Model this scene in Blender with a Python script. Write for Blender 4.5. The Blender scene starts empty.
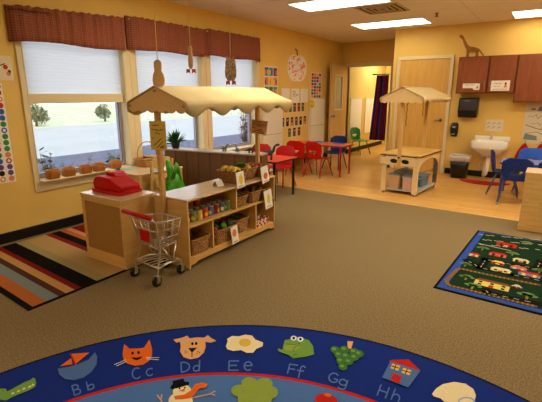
import bpy, bmesh, math, random
from mathutils import Vector, Matrix
random.seed(7)
S = bpy.context.scene; COL = S.collection
PI = math.pi; V = Vector
# ------------------------------------------------------------------ camera
FPX = 418.168; CX, CY = 271.0, 201.0; CH = 1.42
MR = V((0.8319680766, 0.5548227284, -0.0009271)); MD = V((0.1357815487, -0.2052268359, -0.9692498733)); MF = V((-0.5379521266, 0.8062590687, -0.2460768653))
cam = bpy.data.cameras.new('camera'); co = bpy.data.objects.new('camera', cam); COL.objects.link(co)
cam.sensor_width = 36; cam.lens = 36 * FPX / 542; cam.clip_start = .02
mw = Matrix.Identity(4)
for i in range(3):
    mw[i][0] = MR[i]; mw[i][1] = -MD[i]; mw[i][2] = -MF[i]; mw[i][3] = (0, 0, CH)[i]
co.matrix_world = mw; S.camera = co
def floor_point(px, py):                      # where a point of the photographed floor lies
    d = MR * ((px - CX) / FPX) + MD * ((py - CY) / FPX) + MF
    t = -CH / d.z
    return V((d.x * t, d.y * t, 0))
# ------------------------------------------------------------------ materials
def lin(c):
    return tuple((x / 12.92 if x <= .04045 else ((x + .055) / 1.055) ** 2.4) for x in c)
def hexc(h):
    return lin(tuple(int(h[i:i + 2], 16) / 255 for i in (0, 2, 4)))
MATS = {}
def mat(name, h, rough=.6, spec=.3, metal=0, noise=0, nscale=20, stretch=None, bump=0, emit=None, trans=0, coords='Object'):
    if name in MATS: return MATS[name]
    m = bpy.data.materials.new(name); m.use_nodes = True; MATS[name] = m
    nt = m.node_tree; b = nt.nodes['Principled BSDF']; c = hexc(h)
    b.inputs['Base Color'].default_value = (*c, 1); b.inputs['Roughness'].default_value = rough
    b.inputs['Specular IOR Level'].default_value = spec; b.inputs['Metallic'].default_value = metal
    if emit:
        b.inputs['Emission Color'].default_value = (*emit[0], 1); b.inputs['Emission Strength'].default_value = emit[1]
    if noise or bump:
        tc = nt.nodes.new('ShaderNodeTexCoord'); mp = nt.nodes.new('ShaderNodeMapping'); nz = nt.nodes.new('ShaderNodeTexNoise')
        nz.inputs['Scale'].default_value = nscale; nz.inputs['Detail'].default_value = 4
        if stretch: mp.inputs['Scale'].default_value = stretch
        nt.links.new(tc.outputs[coords], mp.inputs[0]); nt.links.new(mp.outputs[0], nz.inputs['Vector'])
        if noise:
            r = nt.nodes.new('ShaderNodeValToRGB')
            r.color_ramp.elements[0].position = .3; r.color_ramp.elements[1].position = .7
            r.color_ramp.elements[0].color = (*[max(0, x * (1 - noise)) for x in c], 1)
            r.color_ramp.elements[1].color = (*[min(1, x * (1 + noise)) for x in c], 1)
            nt.links.new(nz.outputs['Fac'], r.inputs[0]); nt.links.new(r.outputs[0], b.inputs['Base Color'])
        if bump:
            bp = nt.nodes.new('ShaderNodeBump'); bp.inputs['Strength'].default_value = bump; bp.inputs['Distance'].default_value = .01
            nt.links.new(nz.outputs['Fac'], bp.inputs['Height']); nt.links.new(bp.outputs[0], b.inputs['Normal'])
    return m
def brick_mat(name, c1, c2, cm, bw, rh, mortar, rough=.5, spec=.3, rot=(0, 0, 0), grain=None, squash=.5):
    m = mat(name, c1, rough, spec); nt = m.node_tree; b = nt.nodes['Principled BSDF']
    tc = nt.nodes.new('ShaderNodeTexCoord'); mp = nt.nodes.new('ShaderNodeMapping'); mp.inputs['Rotation'].default_value = rot
    br = nt.nodes.new('ShaderNodeTexBrick'); br.offset = squash
    br.inputs['Color1'].default_value = (*hexc(c1), 1); br.inputs['Color2'].default_value = (*hexc(c2), 1); br.inputs['Mortar'].default_value = (*hexc(cm), 1)
    br.inputs['Scale'].default_value = 1; br.inputs['Brick Width'].default_value = bw; br.inputs['Row Height'].default_value = rh; br.inputs['Mortar Size'].default_value = mortar
    nt.links.new(tc.outputs['Object'], mp.inputs[0]); nt.links.new(mp.outputs[0], br.inputs['Vector'])
    out = br.outputs['Color']
    if grain:
        nz = nt.nodes.new('ShaderNodeTexNoise'); nz.inputs['Scale'].default_value = 6; nz.inputs['Detail'].default_value = 6
        m2 = nt.nodes.new('ShaderNodeMapping'); m2.inputs['Scale'].default_value = grain
        nt.links.new(tc.outputs['Object'], m2.inputs[0]); nt.links.new(m2.outputs[0], nz.inputs['Vector'])
        mx = nt.nodes.new('ShaderNodeMix'); mx.data_type = 'RGBA'; mx.blend_type = 'MULTIPLY'; mx.inputs[0].default_value = .45
        rp = nt.nodes.new('ShaderNodeValToRGB'); rp.color_ramp.elements[0].position = .35; rp.color_ramp.elements[0].color = (.45, .4, .35, 1); rp.color_ramp.elements[1].position = .65
        nt.links.new(nz.outputs['Fac'], rp.inputs[0]); nt.links.new(out, mx.inputs[6]); nt.links.new(rp.outputs[0], mx.inputs[7]); out = mx.outputs[2]
    nt.links.new(out, b.inputs['Base Color'])
    return m
wall_m = mat('wall_paint', 'E9C369', .75, .2, noise=.03, nscale=3)
ceil_m = brick_mat('ceiling_tiles', 'F0E8DC', 'EEE5D8', 'D6CAB6', 1.22, .61, .006, .9, .1, squash=0)
carpet_m = mat('carpet', '826E4B', .95, .05, noise=.5, nscale=120, bump=.4)
wood_floor_m = brick_mat('wood_floor', 'E8B462', 'DAA24E', 'AE7838', .9, .075, .0025, .32, .4, grain=(1, 14, 1))
maple = mat('maple', 'D8AA60', .42, .4, noise=.09, nscale=5, stretch=(1, 1, 8))
maple_top = mat('maple_top', 'DDB98A', .2, .55, noise=.06, nscale=5, stretch=(6, 1, 1))
cork = mat('cork_panel', 'A97C3F', .8, .2, noise=.15, nscale=120)
cream_trim = mat('cream_trim', 'E2CFA0', .5, .3)
black_base = mat('black_rubber', '14110F', .5, .3)
door_wood = mat('door_wood', 'D8A850', .4, .35, noise=.08, nscale=4, stretch=(6, 6, .6))
cherry = mat('cherry_wood', '8E4A1C', .4, .35, noise=.16, nscale=6, stretch=(4, 4, .7))
cherry_dk = mat('cherry_wood_edge', '783C14', .45, .3)
white_p = mat('white_plastic', 'F2EDE0', .35, .5)
paper = mat('white_paper', 'F0E8D8', .8, .1)
paper_b = mat('cream_paper', 'E8D8B4', .8, .1)
black_p = mat('black_plastic', '0E0D0D', .3, .5)
chrome = mat('chrome', 'DCDAD4', .3, .5, metal=1)
steel = mat('brushed_steel', '9A968E', .4, .5, metal=1)
red_p = mat('red_plastic', 'BE0E08', .45, .2)
redtop = mat('red_laminate', 'DB3018', .35, .4)
orangetop = mat('orange_laminate', 'D9481C', .35, .4)
blue_p = mat('blue_plastic', '102A6C', .45, .25)
lblue_p = mat('bright_blue_plastic', '2A5CC0', .45, .25)
green_p = mat('green_plastic', '0F7A3C', .35, .45)
lav = mat('lavender_laminate', '7D86BE', .35, .4)
canvas = mat('canvas', 'CDB682', .85, .1, noise=.04, nscale=60)
canvas_in = mat('canvas_tan', 'E8C284', .85, .1, noise=.06, nscale=60)
post_wood = mat('post_wood', 'D2A562', .5, .3, noise=.08, nscale=6, stretch=(4, 4, .6))
wick = mat('dark_wicker', 'A0723E', .7, .2, noise=.65, nscale=55, stretch=(1, 1, 1.8))
wick_l = mat('light_wicker', 'B98A4B', .7, .2, noise=.3, nscale=60)
glass_m = bpy.data.materials.new('window_glass'); glass_m.use_nodes = True
nt = glass_m.node_tree; nt.nodes.remove(nt.nodes['Principled BSDF'])
tr = nt.nodes.new('ShaderNodeBsdfTransparent'); gl = nt.nodes.new('ShaderNodeBsdfGlossy'); gl.inputs['Roughness'].default_value = .02
mx = nt.nodes.new('ShaderNodeMixShader'); mx.inputs[0].default_value = .05
nt.links.new(tr.outputs[0], mx.inputs[1]); nt.links.new(gl.outputs[0], mx.inputs[2]); nt.links.new(mx.outputs[0], nt.nodes['Material Output'].inputs[0])
def trans_mat(name, h, fac):
    m = bpy.data.materials.new(name); m.use_nodes = True; nt = m.node_tree; nt.nodes.remove(nt.nodes['Principled BSDF'])
    d = nt.nodes.new('ShaderNodeBsdfDiffuse'); t = nt.nodes.new('ShaderNodeBsdfTranslucent'); x = nt.nodes.new('ShaderNodeMixShader'); x.inputs[0].default_value = fac
    d.inputs[0].default_value = (*hexc(h), 1); t.inputs[0].default_value = (*hexc(h), 1)
    nt.links.new(d.outputs[0], x.inputs[1]); nt.links.new(t.outputs[0], x.inputs[2]); nt.links.new(x.outputs[0], nt.nodes['Material Output'].inputs[0])
    return m
shade_m = trans_mat('shade_fabric', 'E6ECF4', .55)
liner_m = trans_mat('bag_liner', 'EDE3D8', .3)
LAMP = (1.0, .92, .75)
lamp_m = mat('lamp_diffuser', 'FFF6E6', .5, .2, emit=(LAMP, 5.8))
lamp_back = mat('lamp_diffuser_back', 'FFF6E6', .5, .2, emit=(LAMP, 11))
lamp_rear = mat('lamp_diffuser_rear', 'FFF6E6', .5, .2, emit=(LAMP, 16.5))
# ------------------------------------------------------------------ mesh helpers
class MB:
    def __init__(s, mats): s.bm = bmesh.new(); s.mats = mats if isinstance(mats, list) else [mats]; s.k = 0; s.sm = False
    def use(s, k, smooth=None):
        s.k = k
        if smooth is not None: s.sm = smooth
        return s
    def face(s, vs):
        try: f = s.bm.faces.new(vs)
        except ValueError: return None
        f.material_index = s.k; f.smooth = s.sm; return f
    def poly(s, pts): return s.face([s.bm.verts.new(p) for p in pts])
    def box(s, x0, x1, y0, y1, z0, z1, M=None):
        P = [V((x, y, z)) for z in (z0, z1) for y in (y0, y1) for x in (x0, x1)]
        if M: P = [M @ p for p in P]
        v = [s.bm.verts.new(p) for p in P]
        for q in ((0, 2, 3, 1), (4, 5, 7, 6), (0, 1, 5, 4), (1, 3, 7, 5), (3, 2, 6, 7), (2, 0, 4, 6)): s.face([v[i] for i in q])
        return s
    def loft(s, rings, close=True, cap=True, ringclosed=False):
        R = [[s.bm.verts.new(p) for p in r] for r in rings]; n = len(R[0]); m = len(R)
        for i in range(m if ringclosed else m - 1):
            a, b = R[i], R[(i + 1) % m]
            for j in range(n if close else n - 1):
                s.face([a[j], a[(j + 1) % n], b[(j + 1) % n], b[j]])
        if cap and close and not ringclosed:
            s.face(R[0][::-1]); s.face(R[-1])
        return s
    def tube(s, pts, r, n=8, closed=False):
        pts = [V(p) for p in pts]; m = len(pts); rs = r if isinstance(r, (list, tuple)) else [r] * m
        rings = []; up = None
        for i, p in enumerate(pts):
            a = pts[(i - 1) % m] if (i > 0 or closed) else p; b = pts[(i + 1) % m] if (i < m - 1 or closed) else p
            t = (b - a).normalized()
            if up is None: up = V((0, 0, 1)) if abs(t.z) < .9 else V((1, 0, 0))
            x = t.cross(up).normalized(); y = x.cross(t).normalized(); up = y
            rings.append([p + (x * math.cos(2 * PI * k / n) + y * math.sin(2 * PI * k / n)) * rs[i] for k in range(n)])
        o = s.sm; s.sm = True; s.loft(rings, True, not closed, closed); s.sm = o
        return s
    def lathe(s, prof, c=(0, 0, 0), n=20, M=None):
        c = V(c); rings = []
        for r, z in prof:
            q = [c + V((r * math.cos(2 * PI * k / n), r * math.sin(2 * PI * k / n), z)) for k in range(n)]
            rings.append([M @ p for p in q] if M else q)
        o = s.sm; s.sm = True; s.loft(rings); s.sm = o
        return s
    def ball(s, c, r, n=12, m=8, M=None):
        r = V(r) if not isinstance(r, (int, float)) else V((r, r, r)); c = V(c); rings = []
        for i in range(m + 1):
            th = PI * (i + .02) / (m + .04); q = []
            for k in range(n):
                d = V((math.sin(th) * math.cos(2 * PI * k / n) * r.x, math.sin(th) * math.sin(2 * PI * k / n) * r.y, -math.cos(th) * r.z))
                q.append(c + (M @ d if M else d))
            rings.append(q)
        o = s.sm; s.sm = True; s.loft(rings); s.sm = o
        return s
    def prism(s, pts, d):
        d = V(d); a = [V(p) for p in pts]
        return s.loft([a, [p + d for p in a]])
    def build(s, name, parent=None, bevel=0, sub=0, solid=0, seg=2, loc=None):
        bmesh.ops.recalc_face_normals(s.bm, faces=s.bm.faces)
        me = bpy.data.meshes.new(name); s.bm.to_mesh(me); s.bm.free()
        for m in s.mats: me.materials.append(m)
        o = bpy.data.objects.new(name, me); COL.objects.link(o)
        if parent: o.parent = parent
        if loc: o.location = loc
        if solid:
            md = o.modifiers.new('solid', 'SOLIDIFY'); md.thickness = solid; md.offset = 0
        if bevel:
            md = o.modifiers.new('bevel', 'BEVEL'); md.width = bevel; md.segments = seg; md.limit_method = 'ANGLE'; md.angle_limit = .6
        if sub:
            md = o.modifiers.new('sub', 'SUBSURF'); md.levels = sub; md.render_levels = sub
        return o
def tag(o, label=None, cat=None, group=None, kind=None):
    for k, v in (('label', label), ('category', cat), ('group', group), ('kind', kind)):
        if v: o[k] = v
    return o
def thing(name, label, cat, loc=(0, 0, 0), rz=0, group=None, kind=None):
    o = bpy.data.objects.new(name, None); COL.objects.link(o); o.location = loc; o.rotation_euler.z = rz
    o.empty_display_size = .1
    return tag(o, label, cat, group, kind)
def struct(o): o['kind'] = 'structure'; return o
def copy_thing(o, label, loc, rz=None):
    def rec(s, p):
        c = s.copy(); COL.objects.link(c)
        if p: c.parent = p
        for ch in KIDS.get(s.name, [x for x in s.children]): rec(ch, c)
        return c
    c = rec(o, None); c.location = loc
    if rz is not None: c.rotation_euler.z = rz
    c['label'] = label
    return c
KIDS = {}
def rrect(w, d, r, z, n=4, c=(0, 0)):
    out = []
    for cx, cy, a0 in ((w / 2 - r, d / 2 - r, 0), (-w / 2 + r, d / 2 - r, 90), (-w / 2 + r, -d / 2 + r, 180), (w / 2 - r, -d / 2 + r, 270)):
        for k in range(n + 1):
            a = math.radians(a0 + 90 * k / n); out.append(V((c[0] + cx + r * math.cos(a), c[1] + cy + r * math.sin(a), z)))
    return out
def rot(ax, deg): return Matrix.Rotation(math.radians(deg), 3, ax)
# ------------------------------------------------------------------ room shell
XL, YF, ZC, YB = -4.352, 8.2, 2.59, 9.54
XR, YR = 2.6, -2.2
b = MB(carpet_m); b.poly([(XL - .02, YR, 0), (XR, YR, 0), (XR, 5.366, 0), (XL - .02, 5.622, 0)]); struct(b.build('floor'))
b = MB(wood_floor_m); b.poly([(XL - .02, 5.622, 0), (XR, 5.366, 0), (XR, 12.3, 0), (XL - .02, 12.3, 0)]); struct(b.build('floor_wood'))
b = MB(maple); a0, a1 = V((XL, 5.622, 0)), V((XR, 5.366, 0))
b.loft([[a0 + V((0, -.02, .001)), a0 + V((0, -.01, .005)), a0 + V((0, .02, .005)), a0 + V((0, .03, .001))], [a1 + V((0, -.02, .001)), a1 + V((0, -.01, .005)), a1 + V((0, .02, .005)), a1 + V((0, .03, .001))]])
struct(b.build('trim_1'))
b = MB(ceil_m); b.box(XL - .15, XR, YR, 12.3, ZC, ZC + .05); struct(b.build('ceiling'))
WIN = [(2.195, 3.36), (3.53, 4.70), (4.88, 6.05)]; WZ0, WZ1 = .55, 2.12
b = MB(wall_m); T = .16
ys = [YR] + [y for w in WIN for y in w] + [12.3]
b.box(XL - T, XL, YR, YB, 0, WZ0); b.box(XL - T, XL, YR, YB, WZ1, ZC)
ys[-1] = YB
for i in range(0, 8, 2): b.box(XL - T, XL, ys[i], ys[i + 1], WZ0, WZ1)
struct(b.build('wall_left'))
b = MB(wall_m); b.box(-2.68, XR, YF, YF + .12, 0, ZC); struct(b.build('wall_far'))
b = MB(wall_m); b.box(-2.68, -2.56, YF + .12, YB, 0, ZC); struct(b.build('wall_alcove_right'))
b = MB(wall_m); b.box(XL - T, -4.2, YB, YB + .12, 0, ZC); b.box(-3.16, -2.56, YB, YB + .12, 0, ZC); b.box(-4.2, -3.16, YB, YB + .12, 2.05, ZC); struct(b.build('wall_alcove_back'))
corr_m = mat('corridor_paint', 'E0C878', .75, .2)
b = MB(corr_m); b.box(-4.32, -4.2, YB + .12, 12.2, 0, ZC); struct(b.build('wall_corridor_left'))
b = MB(corr_m); b.box(-4.32, -2.5, 12.2, 12.3, 0, ZC); struct(b.build('wall_corridor_end'))
b = MB(corr_m); b.box(-2.62, -2.5, YB + .12, 12.2, 0, ZC); struct(b.build('wall_corridor_right'))
b = MB(wall_m); b.box(XR, XR + .12, YR, 12.3, 0, ZC); struct(b.build('wall_right'))
b = MB(wall_m); b.box(XL - T, XR + .12, YR - .12, YR, 0, ZC); struct(b.build('wall_rear'))
b = MB(black_base); b.box(XL, XL + .014, YR, YB, 0, .105); struct(b.build('baseboard_left', bevel=.004))
b = MB(black_base); b.box(-1.58, XR, YF - .014, YF, 0, .105); b.box(-2.68, -2.62, YF - .014, YF, 0, .105); struct(b.build('baseboard_far', bevel=.004))
b = MB(black_base); b.box(-4.2, -4.186, YB + .12, 12.2, 0, .105); struct(b.build('baseboard_corridor', bevel=.004))
# opening casing
b = MB(cream_trim); b.box(-4.27, -4.2, YB - .02, YB + .14, 0, 2.12); b.box(-3.16, -3.09, YB - .02, YB + .14, 0, 2.12); b.box(-4.2, -3.16, YB - .02, YB + .14, 2.05, 2.12)
struct(b.build('trim_2', bevel=.006))
# windows
alu = mat('window_aluminium', '9D9AA6', .4, .4); dark_al = mat('window_gasket', '3A3640', .5, .3)
for i, (y0, y1) in enumerate(WIN):
    w = thing('window_%d' % (i + 1), None, None, (XL, (y0 + y1) / 2, WZ0)); w['kind'] = 'structure'
    h = (y1 - y0) / 2; H = WZ1 - WZ0
    b = MB(cream_trim)                        # casing and jamb lining
    l = -h - (.05 if i == 0 else .085); r = h + (.085 if i < 2 else .1)
    b.box(-.005, .02, l, -h, -.0015, H); b.box(-.005, .02, h, r, -.0015, H); b.box(-.005, .02, l, r, -.1, -.002)
    b.box(-.12, .02, -h, -h + .012, 0, H); b.box(-.12, .02, h - .012, h, 0, H)
    b.build('casing', w, bevel=.005)
    b = MB(cream_trim); b.box(-.12, .075, -h + .012, h - .012, -.002, .014); b.build('sill', w, bevel=.004)
    b = MB([alu, dark_al])
    b.box(-.15, -.1, -h + .012, -h + .05, .014, H); b.box(-.15, -.1, h - .05, h - .012, .014, H); b.box(-.15, -.1, -h + .05, h - .05, .014, .06)
    b.use(1).box(-.1, -.096, -h + .046, -h + .054, .06, H); b.box(-.1, -.096, h - .054, h - .046, .06, H); b.box(-.1, -.096, -h + .05, h - .05, .056, .064)
    b.build('frame', w)
    b = MB(glass_m); b.box(-.13, -.126, -h + .05, h - .05, .06, H); b.build('pane', w)
    # cellular shade
    s = thing('window_shade', ['white pleated shade half lowered in the window nearest the camera', 'white pleated shade in the middle window above the market awning', 'white pleated shade in the window beside the colour poster'][i], 'window shade', (XL - .045, (y0 + y1) / 2, 1.335), 0, 'white pleated window shades')
    b = MB(shade_m); zz = [.1 + k * .016 for k in range(44)]
    b.loft([[V((.003 if k % 2 else 0, -h + .022, z)), V((.003 if k % 2 else 0, h - .022, z))] for k, z in enumerate(zz)], False, False)
    b.build('shade_fabric', s)
    b = MB(cream_trim); b.box(-.015, .018, -h + .02, h - .02, 0, .1); b.build('bottom_rail', s, bevel=.004)
# valances
def valance_mat():
    m = mat('valance_check', '7E3A22', .9, .05); nt = m.node_tree; bs = nt.nodes['Principled BSDF']
    tc = nt.nodes.new('ShaderNodeTexCoord'); ch = nt.nodes.new('ShaderNodeTexBrick'); mp = nt.nodes.new('ShaderNodeMapping'); mp.inputs['Rotation'].default_value = (0, PI / 2, 0)
    ch.offset = 0; ch.inputs['Scale'].default_value = 1; ch.inputs['Brick Width'].default_value = .022; ch.inputs['Row Height'].default_value = .022; ch.inputs['Mortar Size'].default_value = .004
    ch.inputs['Color1'].default_value = (*hexc('A6644A'), 1); ch.inputs['Color2'].default_value = (*hexc('9C5C44'), 1); ch.inputs['Mortar'].default_value = (*hexc('844C38'), 1)
    nt.links.new(tc.outputs['Object'], mp.inputs[0]); nt.links.new(mp.outputs[0], ch.inputs['Vector']); nt.links.new(ch.outputs[0], bs.inputs['Base Color'])
    return m
val_m = valance_mat()
for i, (y0, y1, zt, zb, lab) in enumerate(((2.095, 3.40, 2.25, 1.915, 'leftmost brown checked valance over the window nearest the camera'), (3.41, 4.74, 2.31, 1.945, 'middle brown checked valance over the window behind the awning peak'), (4.75, 6.13, 2.33, 1.965, 'rightmost brown checked valance ending beside the colour poster'))):
    t = thing('curtain_valance', lab, 'valance', (XL, y0, zb), 0, 'brown window valances')
    b = MB(val_m); b.sm = True; n = 90; rows = []; L = y1 - y0; H = zt - zb
    ph = random.random() * 6
    for z in [0, .06, .14, .22, .28, H - .045, H - .03, H - .012, H]:
        r = []
        for k in range(n + 1):
            u = k / n; y = u * L; f = z / H
            e = min(1, min(u, 1 - u) * 14)
            off = .1 + .011 * math.sin(u * 52 + ph) * (.5 + .6 * f) + .006 * math.sin(u * 117 + ph * 2) - .09 * (1 - e) ** 2
            if abs(z - (H - .03)) < .002: off -= .008
            zz = z + (.006 * math.sin(u * 90 + ph) if z > H - .01 else 0) + (-.008 * math.sin(u * 9 + ph) if z == 0 else 0) - (0.03 * (1 - u) if i == 0 and z > H - .05 else 0) + (.03 * u if i == 0 and z > H - .05 else 0)
            r.append(V((off, y, zz)))
        rows.append(r)
    b.loft(rows, False, False); b.build('cloth', t, solid=.004)
    b = MB(cream_trim); b.tube([(.066, .03, H - .03), (.066, L - .03, H - .03)], .007); b.build('rod', t)
# door on the far wall
d = thing('door_1', None, None, (-2.1, YF, 0)); d['kind'] = 'structure'
b = MB(cream_trim); b.box(-.5, -.44, -.03, 0, 0, 2.1); b.box(.44, .5, -.03, 0, 0, 2.1); b.box(-.44, .44, -.03, 0, 2.04, 2.1); b.build('door_frame', d, bevel=.006)
b = MB(door_wood); b.box(-.44, .44, -.014, -.001, .008, 2.04); b.build('door_leaf', d)
b = MB(steel); b.lathe([(.03, 0), (.03, .012), (.012, .014), (.012, .05)], M=Matrix.Translation((.36, -.014, .97)) @ Matrix.Rotation(PI / 2, 4, 'X'))
b.tube([(.36, -.06, .97), (.34, -.065, .972), (.27, -.062, .968)], .01); b.build('door_handle', d)
# open door against left wall
d = thing('door_2', None, None, (-4.2, YB - .02, 0), math.radians(-90)); d['kind'] = 'structure'
dw = MB(mat('door_wood_pale', 'D2A866', .4, .35, noise=.08, nscale=4, stretch=(6, 6, .6))); W = .86    # local x runs from hinge toward camera
wx0, wx1, wz0, wz1 = .28, .66, 1.1, 1.83
dw.box(0, W, -.022, .022, .01, wz0); dw.box(0, W, -.022, .022, wz1, 2.07); dw.box(0, wx0, -.022, .022, wz0, wz1); dw.box(wx1, W, -.022, .022, wz0, wz1)
dw.build('door_leaf', d)
b = MB(cream_trim)
for yy in (-.028, .018):
    b.box(wx0 - .02, wx1 + .02, yy, yy + .01, wz0 - .02, wz0 + .01); b.box(wx0 - .02, wx1 + .02, yy, yy + .01, wz1 - .01, wz1 + .02)
    b.box(wx0 - .02, wx0 + .01, yy, yy + .01, wz0 + .01, wz1 - .01); b.box(wx1 - .01, wx1 + .02, yy, yy + .01, wz0 + .01, wz1 - .01)
b.build('glazing_bead', d)
g_door = mat('door_glass', 'A8A594', .08, .9)
b = MB(g_door); b.box(wx0, wx1, -.004, .004, wz0, wz1); b.build('door_glass', d)
for sgn in (-1, 1):
    b = MB(steel); b.lathe([(.032, 0), (.03, .008), (.012, .012), (.012, .035), (.027, .045), (.03, .06), (.02, .072), (.002, .075)], M=Matrix.Translation((W - .07, sgn * .022, .96)) @ Matrix.Rotation(-sgn * PI / 2, 4, 'X')); b.build('door_knob', d)
# ------------------------------------------------------------------ outside
grass_m = mat('lawn', 'BCC2A6', .9, .1, noise=.2, nscale=2)
road_m = mat('pale_road', 'A8ACB0', .8, .2, noise=.05, nscale=.6)
asph_m = mat('asphalt_shade_tint', '565B72', .8, .2, noise=.1, nscale=2)  # bluish shadow and reflection on the asphalt, painted into its colour
soil_m = mat('mulch', '6E6264', .95, .05, noise=.35, nscale=14)
for nm, x0, x1, m in (('ground_mulch', -7.2, XL - T - .01, soil_m), ('ground_shaded_asphalt', -10.8, -7.2, asph_m), ('ground_road', -21, -10.8, road_m), ('ground_grass', -70, -21, grass_m)):
    b = MB(m); b.poly([(x0, -10, -.15), (x1, -10, -.15), (x1, 60, -.15), (x0, 60, -.15)]); struct(b.build(nm))
leaf_m = mat('tree_leaves', '8A9678', .8, .2, noise=.4, nscale=3); bark = mat('bark', '6B5848', .9, .1)
leaf_d = mat('shrub_leaves', '4A5A4C', .7, .2, noise=.3, nscale=20); leaf_p = mat('potted_leaves', '1E5A26', .5, .3, noise=.3, nscale=20)
def crown(b, c, r, n, ls):
    for k in range(n):
        d = V((random.gauss(0, 1), random.gauss(0, 1), random.gauss(0, .85))).normalized() * r * random.uniform(.55, 1)
        p = V(c) + d; q = V((random.uniform(-1, 1), random.uniform(-1, 1), random.uniform(-1, 1))).normalized(); e = q.cross(V((.3, .5, .8))).normalized()
        b.poly([p - q * ls, p + e * ls * .5, p + q * ls, p - e * ls * .5])
def tree(label, x, y, h, r):
    t = thing('tree', label, 'tree', (x, y, -.15), 0, 'trees across the road')
    b = MB(bark); b.tube([(0, 0, 0), (.05, 0, h * .5), (0, .05, h * .8)], [r * .12, r * .09, r * .04]); b.build('trunk', t)
    b = MB(leaf_m)
    for k in range(5): crown(b, (random.uniform(-.4, .4) * r, random.uniform(-.4, .4) * r, h * .5 + random.uniform(-.35, .4) * r), r * .7, 170, r * .16)
    b.build('foliage', t)
tree('wide leafy tree across the road at the left of the first window', -22.4, 11.6, 1.35, .62)
tree('slim leafy tree across the road at the right of the first window', -23, 16.1, 1.25, .5)
def shrub(label, x, y, h, n, m=None, nm='garden_shrub'):
    t = thing(nm, label, 'shrub', (x, y, -.15), 0, 'shrubs outside the windows')
    b = MB(bark); lf = MB(m or leaf_d)
    for k in range(n):
        a = random.random() * 6.28; r = random.uniform(.04, .15); top = V((math.cos(a) * r, math.sin(a) * r, h * random.uniform(.6, 1)))
        b.tube([(0, 0, 0), top * .5 + V((0, 0, .04)), top], [.008, .006, .003], 5)
        for j in range(12):
            p = top * random.uniform(.45, 1.02) + V((random.uniform(-.05, .05), random.uniform(-.05, .05), 0)); a2 = random.random() * 6.28
            dr = V((math.cos(a2), math.sin(a2), random.uniform(-.1, .7))).normalized(); sd = dr.cross(V((0, 0, 1))).normalized(); L = random.uniform(.09, .17)
            lf.poly([p, p + dr * L * .5 + sd * L * .25, p + dr * L, p + dr * L * .5 - sd * L * .25])
    b.build('stems', t); lf.build('foliage', t)
shrub('leafy shrub outside the first window behind the leftmost pot', -5.3, 2.82, .88, 9)
shrub('leafy shrub outside the first window behind the second pot', -5.3, 3.12, .8, 8)
shrub('low leafy shrub outside the first window behind the third pot', -5.45, 3.4, .72, 6)
shrub('shrub outside at the right end of the first window', -5.3, 3.85, .84, 14)
twig_m = mat('reddish_twigs', '8E6E80', .8, .1)
shrub('bare twiggy shrub outside the third window', -5.6, 7.4, 1.55, 16, twig_m)
shrub('low shrub outside the third window beside the frame', -5.5, 8.0, 1.25, 12, twig_m)
b = MB([mat('white_rail', 'E8E6EA', .6, .2)])
for z in (-.02, .28): b.box(-22.3, -22.24, 18.6, 50, z, z + .07)
for k in range(11): b.box(-22.35, -22.2, 18.5 + k * 3, 18.6 + k * 3, -.15, .45)
o = b.build('roadside_fence'); tag(o, 'long white rail fence across the road outside the windows', 'fence')
# ------------------------------------------------------------------ ceiling fittings
def ceiling_light(cx, cy, w, d, label, m):
    t = thing('ceiling_light', label, 'ceiling light', (cx, cy, ZC), 0, 'fluorescent ceiling panels')
    b = MB(white_p); w2, d2 = w / 2 + .012, d / 2 + .012
    b.box(-w2, w2, -d2, -d2 + .012, -.012, 0); b.box(-w2, w2, d2 - .012, d2, -.012, 0); b.box(-w2, -w2 + .012, -d2 + .012, d2 - .012, -.012, 0); b.box(w2 - .012, w2, -d2 + .012, d2 - .012, -.012, 0)
    b.build('frame', t)
    b = MB(m); b.box(-w / 2, w / 2, -d / 2, d / 2, -.006, -.001); b.build('diffuser', t)
ceiling_light(-2.53, 7.45, 1.19, .59, 'bright fluorescent panel between the air vent and the tall yellow wall corner', lamp_m)
ceiling_light(-2.55, 5.42, 1.19, .59, 'bright fluorescent panel cut by the top edge left of the air vent', lamp_m)
ceiling_light(-.13, 7.7, 1.19, .62, 'bright fluorescent panel above the wall cabinets at the right', lamp_m)
for x, y in ((-.13, 5.42), (2.0, 5.42)): ceiling_light(x, y, 1.19, .59, 'bright fluorescent panel in the ceiling out of the frame over the right side', lamp_rear)
for x, y, m in ((-2.55, 3.4, lamp_rear), (-.13, 3.4, lamp_rear), (-2.55, -.9, lamp_back), (-.13, -.9, lamp_back)): ceiling_light(x, y, 1.19, .59, 'fluorescent panel in the ceiling over the carpet, out of the frame', m)
ceiling_light(-3.4, 11.0, 1.19, .59, 'fluorescent panel in the corridor ceiling beyond the doorway', lamp_rear)
t = thing('air_vent', 'square louvred air vent in the ceiling beside the light panels', 'vent', (-2.22, 6.15, ZC))
vent_m = mat('vent_metal', 'BFA985', .5, .3); vent_d = mat('vent_dark', '4A3A28', .8, .1)
b = MB(vent_m)
for s in range(4):
    e = .3 - s * .075
    for sx, sy in ((1, 0), (-1, 0), (0, 1), (0, -1)):
        if sx: b.box(min(sx * e, sx * (e - .03)), max(sx * e, sx * (e - .03)), -e, e, -.012, -.002)
        else: b.box(-e + .03, e - .03, min(sy * e, sy * (e - .03)), max(sy * e, sy * (e - .03)), -.012, -.002)
b.build('louvre', t)
b = MB(vent_d); b.box(-.29, .29, -.29, .29, -.003, 0); b.build('duct_opening', t)
t = thing('fire_sprinkler', 'small brass fire sprinkler hanging from the ceiling', 'sprinkler', (-1.66, 6.91, ZC))
b = MB(steel); b.lathe([(.035, -.004), (.035, 0)]); b.build('escutcheon', t)
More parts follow.
